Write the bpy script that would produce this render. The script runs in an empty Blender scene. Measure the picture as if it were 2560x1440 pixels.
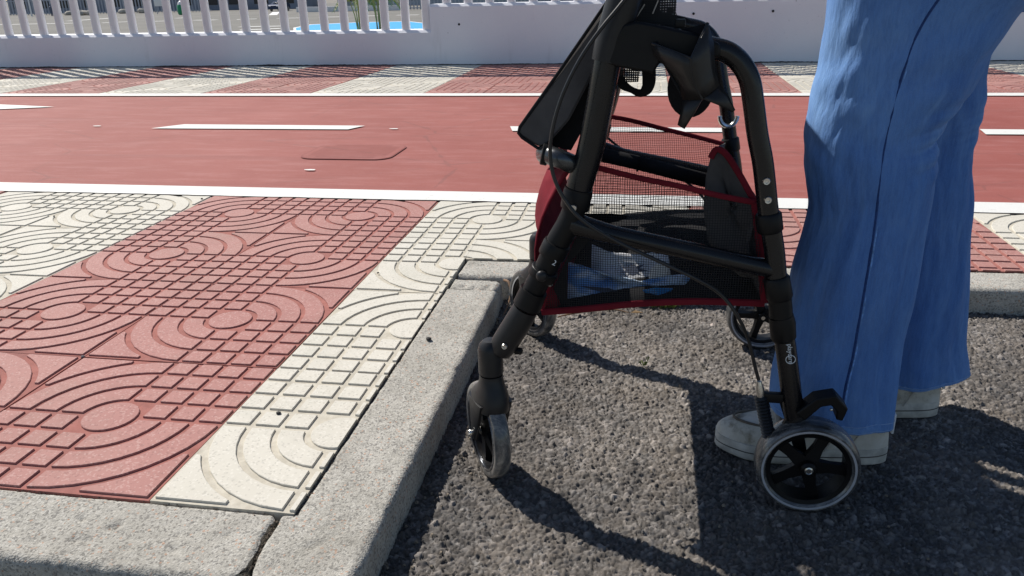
import bpy, bmesh, math, random
import numpy as np
from mathutils import Vector, Matrix, noise

random.seed(7)
rng = np.random.default_rng(5)
scene = bpy.context.scene
COL = scene.collection

# ------------------------------------------------------------------ camera
def set_camera():
    yaw, pitch, roll = -0.1738, 0.3718, -0.0234
    cy, sy, cp, sp = math.cos(yaw), math.sin(yaw), math.cos(pitch), math.sin(pitch)
    f = Vector((sy * cp, cy * cp, -sp)); r = Vector((cy, -sy, 0)); u = r.cross(f)
    cr, sr = math.cos(roll), math.sin(roll)
    r2 = cr * r + sr * u; u2 = -sr * r + cr * u
    m = Matrix((r2, u2, -f)).transposed().to_4x4()
    m.translation = Vector((0.6552, -0.7913, 0.6478))
    cd = bpy.data.cameras.new('camera'); co = bpy.data.objects.new('camera', cd)
    COL.objects.link(co); co.matrix_world = m
    cd.sensor_width = 36; cd.lens = 1934.2 / 2560 * 36
    cd.clip_start = 0.02; cd.clip_end = 2000
    scene.camera = co
set_camera()

# ------------------------------------------------------------------ light
SUN = Vector((0.77, -0.56, -1.0)).normalized()       # direction the light travels
w = bpy.data.worlds.new('World'); scene.world = w; w.use_nodes = True
nt = w.node_tree
bg = nt.nodes['Background']
sky = nt.nodes.new('ShaderNodeTexSky'); sky.sky_type = 'NISHITA'; sky.sun_disc = False
sky.sun_elevation = math.asin(-SUN.z)
sky.sun_rotation = math.atan2(-SUN.x, -SUN.y)
sky.altitude = 10; sky.air_density = 1.0; sky.dust_density = 0.6; sky.ozone_density = 1.2
nt.links.new(sky.outputs[0], bg.inputs[0]); bg.inputs[1].default_value = 0.085
sd = bpy.data.lights.new('sun', 'SUN'); sd.energy = 4.9; sd.angle = math.radians(0.53)
sd.color = (1.0, 0.945, 0.865)
so = bpy.data.objects.new('sun', sd); COL.objects.link(so)
so.rotation_euler = SUN.to_track_quat('-Z', 'Y').to_euler(); so.location = (-2, 2, 5)
vs = scene.view_settings
vs.view_transform = 'Standard'; vs.look = 'None'; vs.exposure = 0.14; vs.gamma = 1; vs.use_curve_mapping = False
scene.render.engine = 'CYCLES'
scene.cycles.transparent_max_bounces = 24

# ------------------------------------------------------------------ materials
class M:
    def __init__(s, name):
        s.m = bpy.data.materials.new(name); s.m.use_nodes = True
        s.t = s.m.node_tree; s.b = s.t.nodes['Principled BSDF']; s.tc = s.n('TexCoord')
        s.h = None; s.world = False
    def n(s, kind, **kw):
        x = s.t.nodes.new('ShaderNode' + kind)
        for k, v in kw.items(): setattr(x, k, v)
        return x
    def l(s, a, b): s.t.links.new(a, b)
    def set(s, **kw):
        for k, v in kw.items():
            i = s.b.inputs[k.replace('_', ' ')]
            i.default_value = (*v, 1) if isinstance(v, tuple) and len(v) == 3 else v
        return s
    def co(s, scale=(1, 1, 1), rot=(0, 0, 0), src='Object'):
        mp = s.n('Mapping'); mp.inputs['Scale'].default_value = scale; mp.inputs['Rotation'].default_value = rot
        s.l(s.n('NewGeometry').outputs['Position'] if (src == 'World' or s.world) else s.tc.outputs[src], mp.inputs[0]); return mp.outputs[0]
    def noise(s, sc, det=4, rough=.55, vec=None, dist=0):
        x = s.n('TexNoise'); x.inputs['Scale'].default_value = sc; x.inputs['Detail'].default_value = det
        x.inputs['Roughness'].default_value = rough; x.inputs['Distortion'].default_value = dist
        s.l(vec or s.co(), x.inputs['Vector']); return x.outputs['Fac']
    def vor(s, sc, feat='F1', out='Distance', vec=None):
        x = s.n('TexVoronoi', feature=feat); x.inputs['Scale'].default_value = sc
        s.l(vec or s.co(), x.inputs['Vector']); return x.outputs[out]
    def ramp(s, fac, stops):
        x = s.n('ValToRGB'); e = x.color_ramp.elements
        while len(e) < len(stops): e.new(.5)
        for i, (p, c) in enumerate(stops):
            e[i].position = p; e[i].color = (*c, 1) if isinstance(c, tuple) else (c, c, c, 1)
        s.l(fac, x.inputs[0]); return x.outputs[0]
    def mix(s, fac, a, b, mode='MIX'):
        x = s.n('Mix', data_type='RGBA', blend_type=mode)
        for i, v in ((0, fac), (6, a), (7, b)):
            if hasattr(v, 'is_output'): s.l(v, x.inputs[i])
            else: x.inputs[i].default_value = (*v, 1) if isinstance(v, tuple) else v
        return x.outputs[2]
    def math(s, op, a, b=0.0, c=None):
        x = s.n('Math', operation=op)
        for i, v in enumerate((a, b) if c is None else (a, b, c)):
            if hasattr(v, 'is_output'): s.l(v, x.inputs[i])
            else: x.inputs[i].default_value = v
        return x.outputs[0]
    def col(s, c):
        s.l(c, s.b.inputs['Base Color']); return s
    def rough(s, c):
        s.l(c, s.b.inputs['Roughness']); return s
    def bump(s, h, strength=.3, dist=.001):
        x = s.n('Bump'); x.inputs['Strength'].default_value = strength; x.inputs['Distance'].default_value = dist
        s.l(h, x.inputs['Height'])
        if s.h: s.l(s.h, x.inputs['Normal'])
        s.h = x.outputs[0]; s.l(s.h, s.b.inputs['Normal']); return s

def plain(name, c, r=.5, metal=0, var=.15, sc=30, bump=0, bsc=400, spec=.5):
    m = M(name).set(Roughness=r, Metallic=metal, Specular_IOR_Level=spec)
    n = m.noise(sc, 5)
    lo = tuple(max(0, x * (1 - var)) for x in c); hi = tuple(min(1, x * (1 + var)) for x in c)
    m.col(m.ramp(n, [(.3, lo), (.7, hi)]))
    m.rough(m.math('MULTIPLY_ADD', m.noise(sc * 2.3, 4), .25, r - .12))
    if bump: m.bump(m.noise(bsc, 3), bump, .0006)
    return m.m

def tile_top(name, base, lo, speck, wear):
    m = M(name).set(Roughness=.75, Specular_IOR_Level=.3); m.world = True
    big = m.noise(7, 6, .6, m.co(src='Object'))
    geo = m.n('ObjectInfo')
    c = m.mix(m.ramp(big, [(.35, 0.0), (.7, 1.0)]), lo, base)
    c = m.mix(m.math('MULTIPLY', geo.outputs['Random'], .45), c, wear)
    v = m.vor(330, out='Color'); vb = m.n('SeparateColor'); m.l(v, vb.inputs[0])
    s1 = m.math('GREATER_THAN', vb.outputs[0], .86)
    c = m.mix(m.math('MULTIPLY', s1, .34), c, speck)
    s2 = m.math('GREATER_THAN', vb.outputs[1], .9)
    c = m.mix(m.math('MULTIPLY', s2, .35), c, tuple(x * .55 for x in lo))
    st = m.noise(3.1, 7, .65)
    c = m.mix(m.math('MULTIPLY', m.ramp(st, [(.50, 0.0), (.68, 1.0)]), .38), c, (lo[0] * .62 + .05, lo[1] * .62 + .07, lo[2] * .62 + .05))
    fn = m.noise(24, 6, .75); c = m.mix(m.math('MULTIPLY', m.ramp(fn, [(.55, 0.0), (.75, 1.0)]), .3), c, tuple(x * .62 for x in lo))
    m.col(c); m.bump(m.noise(900, 3), .35, .0006); m.bump(m.noise(60, 4), .25, .0012)
    return m.m
def tile_floor(name, base, lo):
    m = M(name).set(Roughness=.9, Specular_IOR_Level=.2); m.world = True
    c = m.ramp(m.noise(45, 7, .7), [(.3, lo), (.65, base)])
    c = m.mix(m.math('MULTIPLY', m.ramp(m.noise(8, 6, .7), [(.45, 0.0), (.68, 1.0)]), .55), c, tuple(x * .5 + .05 for x in lo)); m.col(c); m.bump(m.noise(500, 4), .5, .001)
    return m.m
T_RED = tile_top('red_terrazzo', (.42, .205, .18), (.37, .17, .15), (.60, .42, .38), (.45, .25, .215))
F_RED = tile_floor('red_mortar', (.40, .165, .14), (.30, .115, .095))
T_CRM = tile_top('cream_terrazzo', (.64, .61, .535), (.57, .54, .465), (.74, .71, .64), (.60, .565, .485))
F_CRM = tile_floor('cream_mortar', (.62, .58, .49), (.46, .42, .34))

def mk_lane():
    m = M('bike_lane_paint').set(Roughness=.78, Specular_IOR_Level=.35)
    n = m.noise(1.1, 8, .65); n2 = m.noise(9, 8, .7, m.co((.35, 1.6, 1)))
    c = m.ramp(n, [(.3, (.27, .072, .058)), (.7, (.345, .108, .09))])
    c = m.mix(m.math('MULTIPLY', m.ramp(n2, [(.48, 0.0), (.75, 1.0)]), .45), c, (.46, .22, .20))
    dust = m.noise(260, 3)
    c = m.mix(m.math('MULTIPLY', m.ramp(dust, [(.62, 0.0), (.75, 1.0)]), .35), c, (.55, .38, .35))
    scr = m.noise(5, 9, .8, m.co((.22, 2.8, 1), (0, 0, .5)))
    c = m.mix(m.math('MULTIPLY', m.ramp(scr, [(.66, 0.0), (.70, 1.0)]), .35), c, (.62, .42, .40))
    tm = m.noise(2.2, 6, .6, m.co((.12, 3.2, 1)))
    c = m.mix(m.math('MULTIPLY', m.ramp(tm, [(.55, 0.0), (.72, 1.0)]), .30), c, (.20, .075, .07))
    ed = m.vor(.9, 'DISTANCE_TO_EDGE', 'Distance', m.co((1, 1.6, 1)))
    wb = m.math('ADD', ed, m.math('MULTIPLY', m.noise(9, 5), .03))
    c = m.mix(m.math('MULTIPLY', m.math('LESS_THAN', wb, .0185), .35), c, (.17, .07, .06))
    m.col(c); m.bump(m.noise(420, 4), .6, .002); m.bump(m.noise(14, 4), .25, .004); return m.m
LANE = mk_lane()
def mk_paint():
    m = M('white_road_paint').set(Roughness=.7)
    n = m.noise(38, 8, .75)
    c = m.mix(m.ramp(n, [(.60, 0.0), (.70, 1.0)]), (.72, .72, .69), (.40, .38, .34))
    c = m.mix(m.math('MULTIPLY', m.ramp(m.noise(6, 6), [(.45, 0.0), (.7, 1.0)]), .25), c, (.66, .65, .6))
    m.col(c); m.bump(m.noise(300, 5), .6, .0022); return m.m
PAINT = mk_paint()
def mk_wall():
    m = M('white_painted_concrete').set(Roughness=.75)
    c = m.ramp(m.noise(1.6, 7, .6), [(.3, (.78, .79, .84)), (.7, (.84, .85, .89))])  # bluish cast of the shade is tinted into the white
    v = m.vor(9); sp = m.math('LESS_THAN', m.math('ADD', v, m.math('MULTIPLY', m.noise(5), .22)), .135)
    c = m.mix(m.math('MULTIPLY', sp, .5), c, (.22, .22, .24))
    v2 = m.vor(30); sp2 = m.math('LESS_THAN', m.math('ADD', v2, m.math('MULTIPLY', m.noise(7, 3), .5)), .30)
    c = m.mix(m.math('MULTIPLY', sp2, .3), c, (.4, .4, .42))
    st = m.noise(3, 8, .7, m.co((2.2, 1, .35)))
    c = m.mix(m.math('MULTIPLY', m.ramp(st, [(.58, 0.0), (.75, 1.0)]), .3), c, (.5, .49, .50))
    m.col(c); m.bump(m.noise(60, 6), .35, .003); m.bump(m.noise(3, 3), .3, .01); return m.m
WALL = mk_wall()
FENCEW = plain('white_fence_paint', (.80, .79, .80), .42, 0, .05, 4, .1, 80)
def mk_kerb():
    m = M('granular_kerb_concrete').set(Roughness=.95, Specular_IOR_Level=.2); m.world = True
    c = m.ramp(m.noise(9, 6, .65), [(.3, (.35, .335, .295)), (.7, (.45, .43, .385))])
    v = m.vor(360, out='Color'); sc = m.n('SeparateColor'); m.l(v, sc.inputs[0])
    c = m.mix(m.math('MULTIPLY', m.math('GREATER_THAN', sc.outputs[0], .7), .5), c, (.56, .54, .49))
    c = m.mix(m.math('MULTIPLY', m.math('GREATER_THAN', sc.outputs[1], .80), .55), c, (.11, .105, .10))
    c = m.mix(m.math('MULTIPLY', m.math('GREATER_THAN', sc.outputs[2], .975), .5), c, (.5, .25, .14))
    c = m.mix(m.math('MULTIPLY', m.ramp(m.noise(5, 7, .7), [(.48, 0.0), (.70, 1.0)]), .45), c, (.20, .185, .155))
    c = m.mix(m.math('MULTIPLY', m.ramp(m.noise(28, 6, .75), [(.60, 0.0), (.72, 1.0)]), .5), c, (.13, .12, .105))
    m.col(c); m.bump(m.vor(420), .6, .0012); m.bump(m.noise(130, 5), .5, .0022); m.bump(m.noise(22, 5), .4, .006); return m.m
KERB = mk_kerb()
def mk_asphalt():
    m = M('coarse_asphalt').set(Roughness=.82, Specular_IOR_Level=.35)
    a = m.n('Attribute', attribute_name='stone'); 
    c = m.mix(m.math('MULTIPLY', m.noise(700, 4), .8), a.outputs['Color'], (.15, .148, .145), 'OVERLAY')
    c = m.mix(m.math('MULTIPLY', m.ramp(m.noise(11, 6), [(.45, 0.0), (.75, 1.0)]), .35), c, (.22, .18, .14))
    m.col(c); m.bump(m.noise(1100, 4), .6, .0008); return m.m
ASPH = mk_asphalt()
def mk_lot():
    m = M('parking_lot_asphalt').set(Roughness=.95)
    m.col(m.ramp(m.noise(.15, 8, .7), [(.3, (.15, .145, .13)), (.7, (.21, .20, .18))])); return m.m
LOT = mk_lot()
GROUND = plain('bare_ground', (.22, .20, .17), .95, 0, .3, .3)
MORTAR = plain('mortar_bed', (.20, .18, .15), .95, 0, .3, 40, .5, 300)

TUBE = plain('black_satin_metal', (.006, .006, .0075), .27, 0, .2, 60, .05, 500, .42)
PLAST = plain('black_textured_plastic', (.005, .005, .0058), .45, 0, .15, 50, .15, 900, .24)
PLASTG = plain('dark_grey_plastic', (.012, .012, .0135), .42, 0, .15, 50, .15, 1100, .38)
STEEL = plain('bright_steel', (.62, .61, .58), .28, 1.0, .1, 200)
CABLE = plain('black_cable_sheath', (.012, .012, .013), .38)
def mk_tyre():
    m = M('scuffed_tyre_rubber').set(Roughness=.3, Specular_IOR_Level=.6)
    c = m.ramp(m.noise(20, 7, .75, m.co((1, 3.5, 1), (.0, 0, .0))), [(.36, (.02, .021, .024)), (.50, (.085, .085, .086)), (.64, (.30, .275, .24))])
    m.col(c); m.rough(m.ramp(m.noise(25, 5), [(.3, .18), (.7, .5)])); m.bump(m.noise(120, 5), .3, .001)
    m.set(Coat_Weight=.6, Coat_Roughness=.12); return m.m
TYRE = mk_tyre()
STRIPE = plain('silver_stripe', (.42, .43, .46), .4, .1, .1, 100)
CHROME = plain('chrome_ring', (.55, .58, .64), .16, 1.0, .1, 90)

def mk_fabric(name, c, sc=900, r=.9, var=.25):
    m = M(name).set(Roughness=r, Specular_IOR_Level=.15, Sheen_Weight=0.0)
    n = m.noise(18, 5)
    m.col(m.ramp(n, [(.3, tuple(x * (1 - var) for x in c)), (.7, tuple(x * (1 + var) for x in c))]))
    m.bump(m.noise(sc, 2), .5, .0008); m.bump(m.noise(22, 3), .3, .006); return m.m
FAB_BLK = mk_fabric('black_woven_fabric', (.018, .018, .020))
FAB_GRY = mk_fabric('charcoal_woven_fabric', (.085, .080, .080))
FAB_RED = mk_fabric('dark_red_fabric', (.165, .013, .023))
WEB = mk_fabric('black_webbing', (.012, .012, .014), 500)
def mk_mesh(name, c, p, duty, axes='XZ'):
    m = M(name).set(Roughness=.8)
    m.b.inputs['Base Color'].default_value = (*c, 1)
    s = m.n('SeparateXYZ'); m.l(m.tc.outputs['Object'], s.inputs[0])
    d = m.noise(14, 2)
    def line(o):
        f = m.math('FRACT', m.math('DIVIDE', m.math('ADD', o, m.math('MULTIPLY', d, .006)), p))
        return m.math('LESS_THAN', f, duty)
    a = m.math('MAXIMUM', line(s.outputs[axes[0]]), line(s.outputs[axes[1]]))
    m.l(a, m.b.inputs['Alpha']); return m.m
NET = mk_mesh('black_netting', (.012, .012, .014), .0034, .19)
NETF = mk_mesh('black_spacer_mesh', (.012, .012, .013), .0030, .66)

def mk_denim(name, k=1.0):
    m = M(name).set(Roughness=.88, Specular_IOR_Level=.2, Sheen_Weight=0.0)
    a = m.n('Attribute', attribute_name='fade')
    c = m.mix(a.outputs['Fac'], (.014 * k, .062 * k, .27 * k), (.28 * k, .49 * k, .84 * k))  # ends spread apart to deepen shaded and brighten sunlit cloth
    blot = m.noise(13, 6, .6)
    c = m.mix(m.math('MULTIPLY', m.ramp(blot, [(.35, 0.0), (.7, 1.0)]), .35), c, (.06 * k, .18 * k, .52 * k))
    w1 = m.noise(60, 3, .6, m.co((14, 14, .7))); w2 = m.noise(900, 2, .5)
    c = m.mix(m.math('MULTIPLY', m.ramp(w1, [(.42, 0.0), (.70, 1.0)]), .42), c, (.09, .24, .60))
    c = m.mix(m.math('MULTIPLY', m.ramp(w2, [(.48, 0.0), (.66, 1.0)]), .18), c, (.20, .38, .74))
    dk = m.noise(90, 5, .6, m.co((3, 3, .5)))
    c = m.mix(m.math('MULTIPLY', m.ramp(dk, [(.45, 0.0), (.75, 1.0)]), .22), c, (.014, .05, .22))
    m.col(c); m.bump(w1, .35, .0007); m.bump(w2, .3, .0005); m.bump(m.noise(14, 5, .6, m.co((1.6, 1.6, .4))), .6, .010)
    return m.m
DENIM = mk_denim('faded_blue_denim'); DENIM_D = mk_denim('denim_hem', .9)
THREAD = plain('denim_seam_thread', (.014, .045, .17), .9, 0, .3, 200)
SHOE = M('worn_cream_leather'); _n = SHOE.noise(24, 7, .7)
SHOE.set(Roughness=.6).col(SHOE.ramp(_n, [(.38, (.66, .63, .57)), (.55, (.58, .54, .46)), (.68, (.28, .24, .18))])); SHOE.bump(SHOE.noise(45, 5), .6, .003)
SHOE = SHOE.m
SOLE = plain('dirty_white_sole', (.60, .57, .51), .7, 0, .35, 30, .3, 200)
LACE = plain('beige_lace', (.45, .41, .36), .9)
SKIN = plain('skin', (.55, .33, .24), .5, 0, .08, 15)
KNIT = mk_fabric('grey_knit', (.22, .22, .24), 300)
HAIR = plain('brown_hair', (.06, .035, .02), .5, 0, .4, 80)
PAPER = M('blue_white_paper'); PAPER.set(Roughness=.45); PAPER.col(PAPER.ramp(PAPER.noise(14, 3), [(.45, (.74, .80, .90)), (.6, (.88, .90, .94))])); PAPER = PAPER.m
BLUEP = M('blue_printed_plastic'); BLUEP.set(Roughness=.3); BLUEP.col(BLUEP.ramp(BLUEP.noise(26, 3, .5, BLUEP.co((1, 1, 2.5))), [(.42, (.16, .38, .78)), (.55, (.66, .78, .93))])); BLUEP = BLUEP.m
CYAN = plain('bright_blue_plastic', (.03, .26, .62), .3)
INK = plain('dark_print', (.10, .12, .18), .6)
LOGO = plain('pale_grey_print', (.75, .78, .80), .5)
WHITE = plain('white_plastic', (.8, .8, .8), .4, 0, .05)

# ------------------------------------------------------------------ object helpers
def link(name, me, parent=None, loc=None):
    o = bpy.data.objects.new(name, me); COL.objects.link(o)
    if parent: o.parent = parent
    if loc is not None: o.location = loc
    return o
def tag(o, label=None, cat=None, group=None, kind=None):
    if label: o['label'] = label
    if cat: o['category'] = cat
    if group: o['group'] = group
    if kind: o['kind'] = kind
    return o
def empty(name, loc, label=None, cat=None, group=None):
    o = bpy.data.objects.new(name, None); COL.objects.link(o); o.location = loc; o.empty_display_size = .05
    return tag(o, label, cat, group)

class G_:
    """collects geometry, then becomes one mesh object"""
    def __init__(s): s.v = []; s.f = []; s.mi = []
    def add(s, vs, fs, mi=0):
        b = len(s.v); s.v += [tuple(x) for x in vs]; s.f += [tuple(i + b for i in f) for f in fs]; s.mi += [mi] * len(fs); return s
    def grid(s, rows, close=False, cap=False, mi=0):
        n = len(rows[0]); vs = [p for r in rows for p in r]; fs = []
        for i in range(len(rows) - 1):
            for j in range(n if close else n - 1):
                k = (j + 1) % n
                fs.append((i * n + j, i * n + k, (i + 1) * n + k, (i + 1) * n + j))
        if cap:
            fs.append(tuple(range(n))[::-1]); fs.append(tuple((len(rows) - 1) * n + j for j in range(n)))
        return s.add(vs, fs, mi)
    def tube(s, pts, r, seg=14, cap=True, flat=1.0, up=None, mi=0, smooth=0):
        P = [Vector(p) for p in pts]
        R = list(r) if isinstance(r, (list, tuple)) else [r] * len(P)
        if smooth: P, R = spline(P, R, smooth)
        rows = []; prev = None
        for i, p in enumerate(P):
            t = (P[min(i + 1, len(P) - 1)] - P[max(i - 1, 0)]).normalized()
            if prev is None:
                a = Vector(up) if up else (Vector((0, 1, 0)) if abs(t.y) < .9 else Vector((1, 0, 0)))
            else: a = prev
            a = (a - t * a.dot(t)).normalized(); prev = a; b = t.cross(a)
            rows.append([p + a * (math.cos(q) * R[i] * flat) + b * (math.sin(q) * R[i]) for q in [2 * math.pi * k / seg for k in range(seg)]])
        return s.grid(rows, True, cap, mi)
    def lathe(s, prof, org, axis, seg=40, closed=False, mi=0):
        ax = Vector(axis).normalized(); o = Vector(org)
        a = Vector((0, 0, 1)) if abs(ax.z) < .9 else Vector((1, 0, 0)); a = (a - ax * a.dot(ax)).normalized(); b = ax.cross(a)
        rows = [[o + ax * h + (a * math.cos(q) + b * math.sin(q)) * r for q in [2 * math.pi * k / seg for k in range(seg)]] for r, h in prof]
        if closed: rows.append(rows[0])
        return s.grid(rows, True, not closed, mi)
    def box(s, c, size, rot=None, mi=0, bev=0):
        x, y, z = [q / 2 for q in size]
        if bev:
            bm = bmesh.new(); bmesh.ops.create_cube(bm, size=1)
            for v in bm.verts: v.co = Vector((v.co.x * size[0], v.co.y * size[1], v.co.z * size[2]))
            bmesh.ops.bevel(bm, geom=bm.edges[:], offset=bev, segments=2, affect='EDGES', profile=.6)
            bm.verts.index_update(); vs = [v.co.copy() for v in bm.verts]; fs = [tuple(v.index for v in f.verts) for f in bm.faces]; bm.free()
        else:
            vs = [Vector((i * x, j * y, k * z)) for i in (-1, 1) for j in (-1, 1) for k in (-1, 1)]
            fs = [(0, 1, 3, 2), (4, 6, 7, 5), (0, 4, 5, 1), (2, 3, 7, 6), (0, 2, 6, 4), (1, 5, 7, 3)]
        if rot is not None: vs = [rot @ v for v in vs]
        return s.add([v + Vector(c) for v in vs], fs, mi)
    def prism(s, poly, a, b, axis='Y', mi=0):
        """extrude a polygon given in the plane across axis from a to b"""
        def p3(p, h):
            return (p[0], h, p[1]) if axis == 'Y' else (p[0], p[1], h) if axis == 'Z' else (h, p[0], p[1])
        n = len(poly); vs = [p3(p, a) for p in poly] + [p3(p, b) for p in poly]
        fs = [tuple(range(n)), tuple(range(2 * n - 1, n - 1, -1))] + [(i, i + n, (i + 1) % n + n, (i + 1) % n) for i in range(n)]
        return s.add(vs, fs, mi)
    def ball(s, c, r, seg=14, sc=(1, 1, 1), mi=0):
        rows = []
        for i in range(1, seg // 2 + 1):
            t = math.pi * i / (seg // 2 + 1)
            rows.append([(c[0] + sc[0] * r * math.sin(t) * math.cos(q), c[1] + sc[1] * r * math.sin(t) * math.sin(q), c[2] + sc[2] * r * math.cos(t)) for q in [2 * math.pi * k / seg for k in range(seg)]])
        return s.grid(rows, True, True, mi)
    def mesh(s, name, mats, smooth=35):
        me = bpy.data.meshes.new(name); me.from_pydata([tuple(v) for v in s.v], [], s.f)
        for m in (mats if isinstance(mats, (list, tuple)) else [mats]): me.materials.append(m)
        me.polygons.foreach_set('material_index', s.mi)
        bm = bmesh.new(); bm.from_mesh(me); bmesh.ops.recalc_face_normals(bm, faces=bm.faces[:])
        if smooth:
            lim = math.radians(smooth)
            for f in bm.faces: f.smooth = True
            for e in bm.edges:
                if len(e.link_faces) == 2 and e.calc_face_angle(0) > lim: e.smooth = False
        bm.to_mesh(me); bm.free(); return me
    def obj(s, name, mats, parent=None, smooth=35, bevel=0, solid=0):
        o = link(name, s.mesh(name, mats, smooth), parent)
        if parent: o.matrix_parent_inverse = Matrix.Translation(-Vector(parent_world(parent)))
        if solid:
            d = o.modifiers.new('solid', 'SOLIDIFY'); d.thickness = solid; d.offset = 0
        if bevel:
            d = o.modifiers.new('bevel', 'BEVEL'); d.width = bevel; d.segments = 2; d.limit_method = 'ANGLE'; d.angle_limit = .6
        return o
def parent_world(p):
    v = Vector(p.location)
    q = p.parent
    while q is not None: q = q.parent
    return v if p.type == 'EMPTY' else Vector((0, 0, 0))
def spline(P, R, k):
    P2, R2 = [], []; n = len(P)
    for i in range(n - 1):
        p0, p1, p2, p3 = P[max(i - 1, 0)], P[i], P[i + 1], P[min(i + 2, n - 1)]
        for j in range(k):
            t = j / k
            P2.append(.5 * ((2 * p1) + (p2 - p0) * t + (2 * p0 - 5 * p1 + 4 * p2 - p3) * t * t + (3 * p1 - p0 - 3 * p2 + p3) * t ** 3))
            R2.append(R[i] + (R[i + 1] - R[i]) * (t * t * (3 - 2 * t)))
    return P2 + [P[-1]], R2 + [R[-1]]

def np_grid(name, X, Y, Z, mat, parent=None, color=None, smooth=True):
    """quad grid mesh from 2-D arrays"""
    h, w_ = X.shape
    co = np.stack([X, Y, Z], -1).reshape(-1, 3).astype(np.float32)
    i = np.arange(h * w_).reshape(h, w_)
    q = np.stack([i[:-1, :-1], i[:-1, 1:], i[1:, 1:], i[1:, :-1]], -1).reshape(-1, 4)
    me = bpy.data.meshes.new(name)
    me.vertices.add(len(co)); me.vertices.foreach_set('co', co.ravel())
    me.loops.add(q.size); me.loops.foreach_set('vertex_index', q.ravel().astype(np.int32))
    me.polygons.add(len(q)); me.polygons.foreach_set('loop_start', np.arange(0, q.size, 4, dtype=np.int32))
    me.polygons.foreach_set('loop_total', np.full(len(q), 4, np.int32))
    me.update(calc_edges=True); me.validate()
    me.polygons.foreach_set('use_smooth', np.full(len(q), smooth))
    if color is not None:
        a = me.color_attributes.new('stone', 'FLOAT_COLOR', 'POINT')
        c4 = np.ones((len(co), 4), np.float32); c4[:, :3] = color.reshape(-1, 3); a.data.foreach_set('color', c4.ravel())
    me.materials.append(mat)
    return link(name, me, parent)

# smooth value noise in numpy
def vnoise(x, y, seed=0):
    r = np.random.default_rng(seed).random((256, 256))
    xi = np.floor(x).astype(int); yi = np.floor(y).astype(int); fx = x - xi; fy = y - yi
    fx = fx * fx * (3 - 2 * fx); fy = fy * fy * (3 - 2 * fy)
    g = lambda a, b: r[a % 256, b % 256]
    return (g(xi, yi) * (1 - fx) + g(xi + 1, yi) * fx) * (1 - fy) + (g(xi, yi + 1) * (1 - fx) + g(xi + 1, yi + 1) * fx) * fy
def fbm(x, y, seed=0, oc=4):
    return sum(vnoise(x * 2 ** k, y * 2 ** k, seed + k) * .5 ** k for k in range(oc)) / (2 - .5 ** (oc - 1)) - .5
def worley(x, y, cell, seed):
    r = np.random.default_rng(seed); N = 512
    jx, jy, hv, cv = r.random((N, N)), r.random((N, N)), r.random((N, N)), r.random((N, N)); TX, TY = r.normal(0, 1, (N, N)), r.normal(0, 1, (N, N)); TL = np.zeros(x.shape)
    X = x / cell; Y = y / cell; xi = np.floor(X).astype(int); yi = np.floor(Y).astype(int)
    d1 = np.full(X.shape, 9.); d2 = np.full(X.shape, 9.); H = np.zeros(X.shape); Cc = np.zeros(X.shape)
    for a in (-1, 0, 1):
        for b in (-1, 0, 1):
            ca, cb = (xi + a) % N, (yi + b) % N
            ex, ey = X - (xi + a + jx[ca, cb]), Y - (yi + b + jy[ca, cb]); d = np.hypot(ex, ey)
            n1 = d < d1; TL = np.where(n1, ex * TX[ca, cb] + ey * TY[ca, cb], TL)
            d2 = np.where(n1, d1, np.minimum(d2, d)); H = np.where(n1, hv[ca, cb], H); Cc = np.where(n1, cv[ca, cb], Cc)
            d1 = np.where(n1, d, d1)
    return d1, d2, H, Cc, TL

# ------------------------------------------------------------------ setting: ground levels
G0 = -.065                                     # the asphalt bay lies one low kerb below the pavement
T = .4                                         # paving tile
o = G_().box((0, 0, -4.2), (3000, 3000, .2)).obj('ground', GROUND, smooth=0); tag(o, kind='structure')
LZ = -2.2
o = G_().add([(-160, 6.6, LZ), (160, 6.6, LZ), (160, 190, LZ), (-160, 190, LZ)], [(0, 1, 2, 3)]).obj('parking_lot', LOT, smooth=0); tag(o, kind='structure')
o = G_().box((0, -2.1, -1.62), (60, 17.0, 3.0)).obj('promenade_base', GROUND, smooth=0); tag(o, kind='structure')

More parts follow.
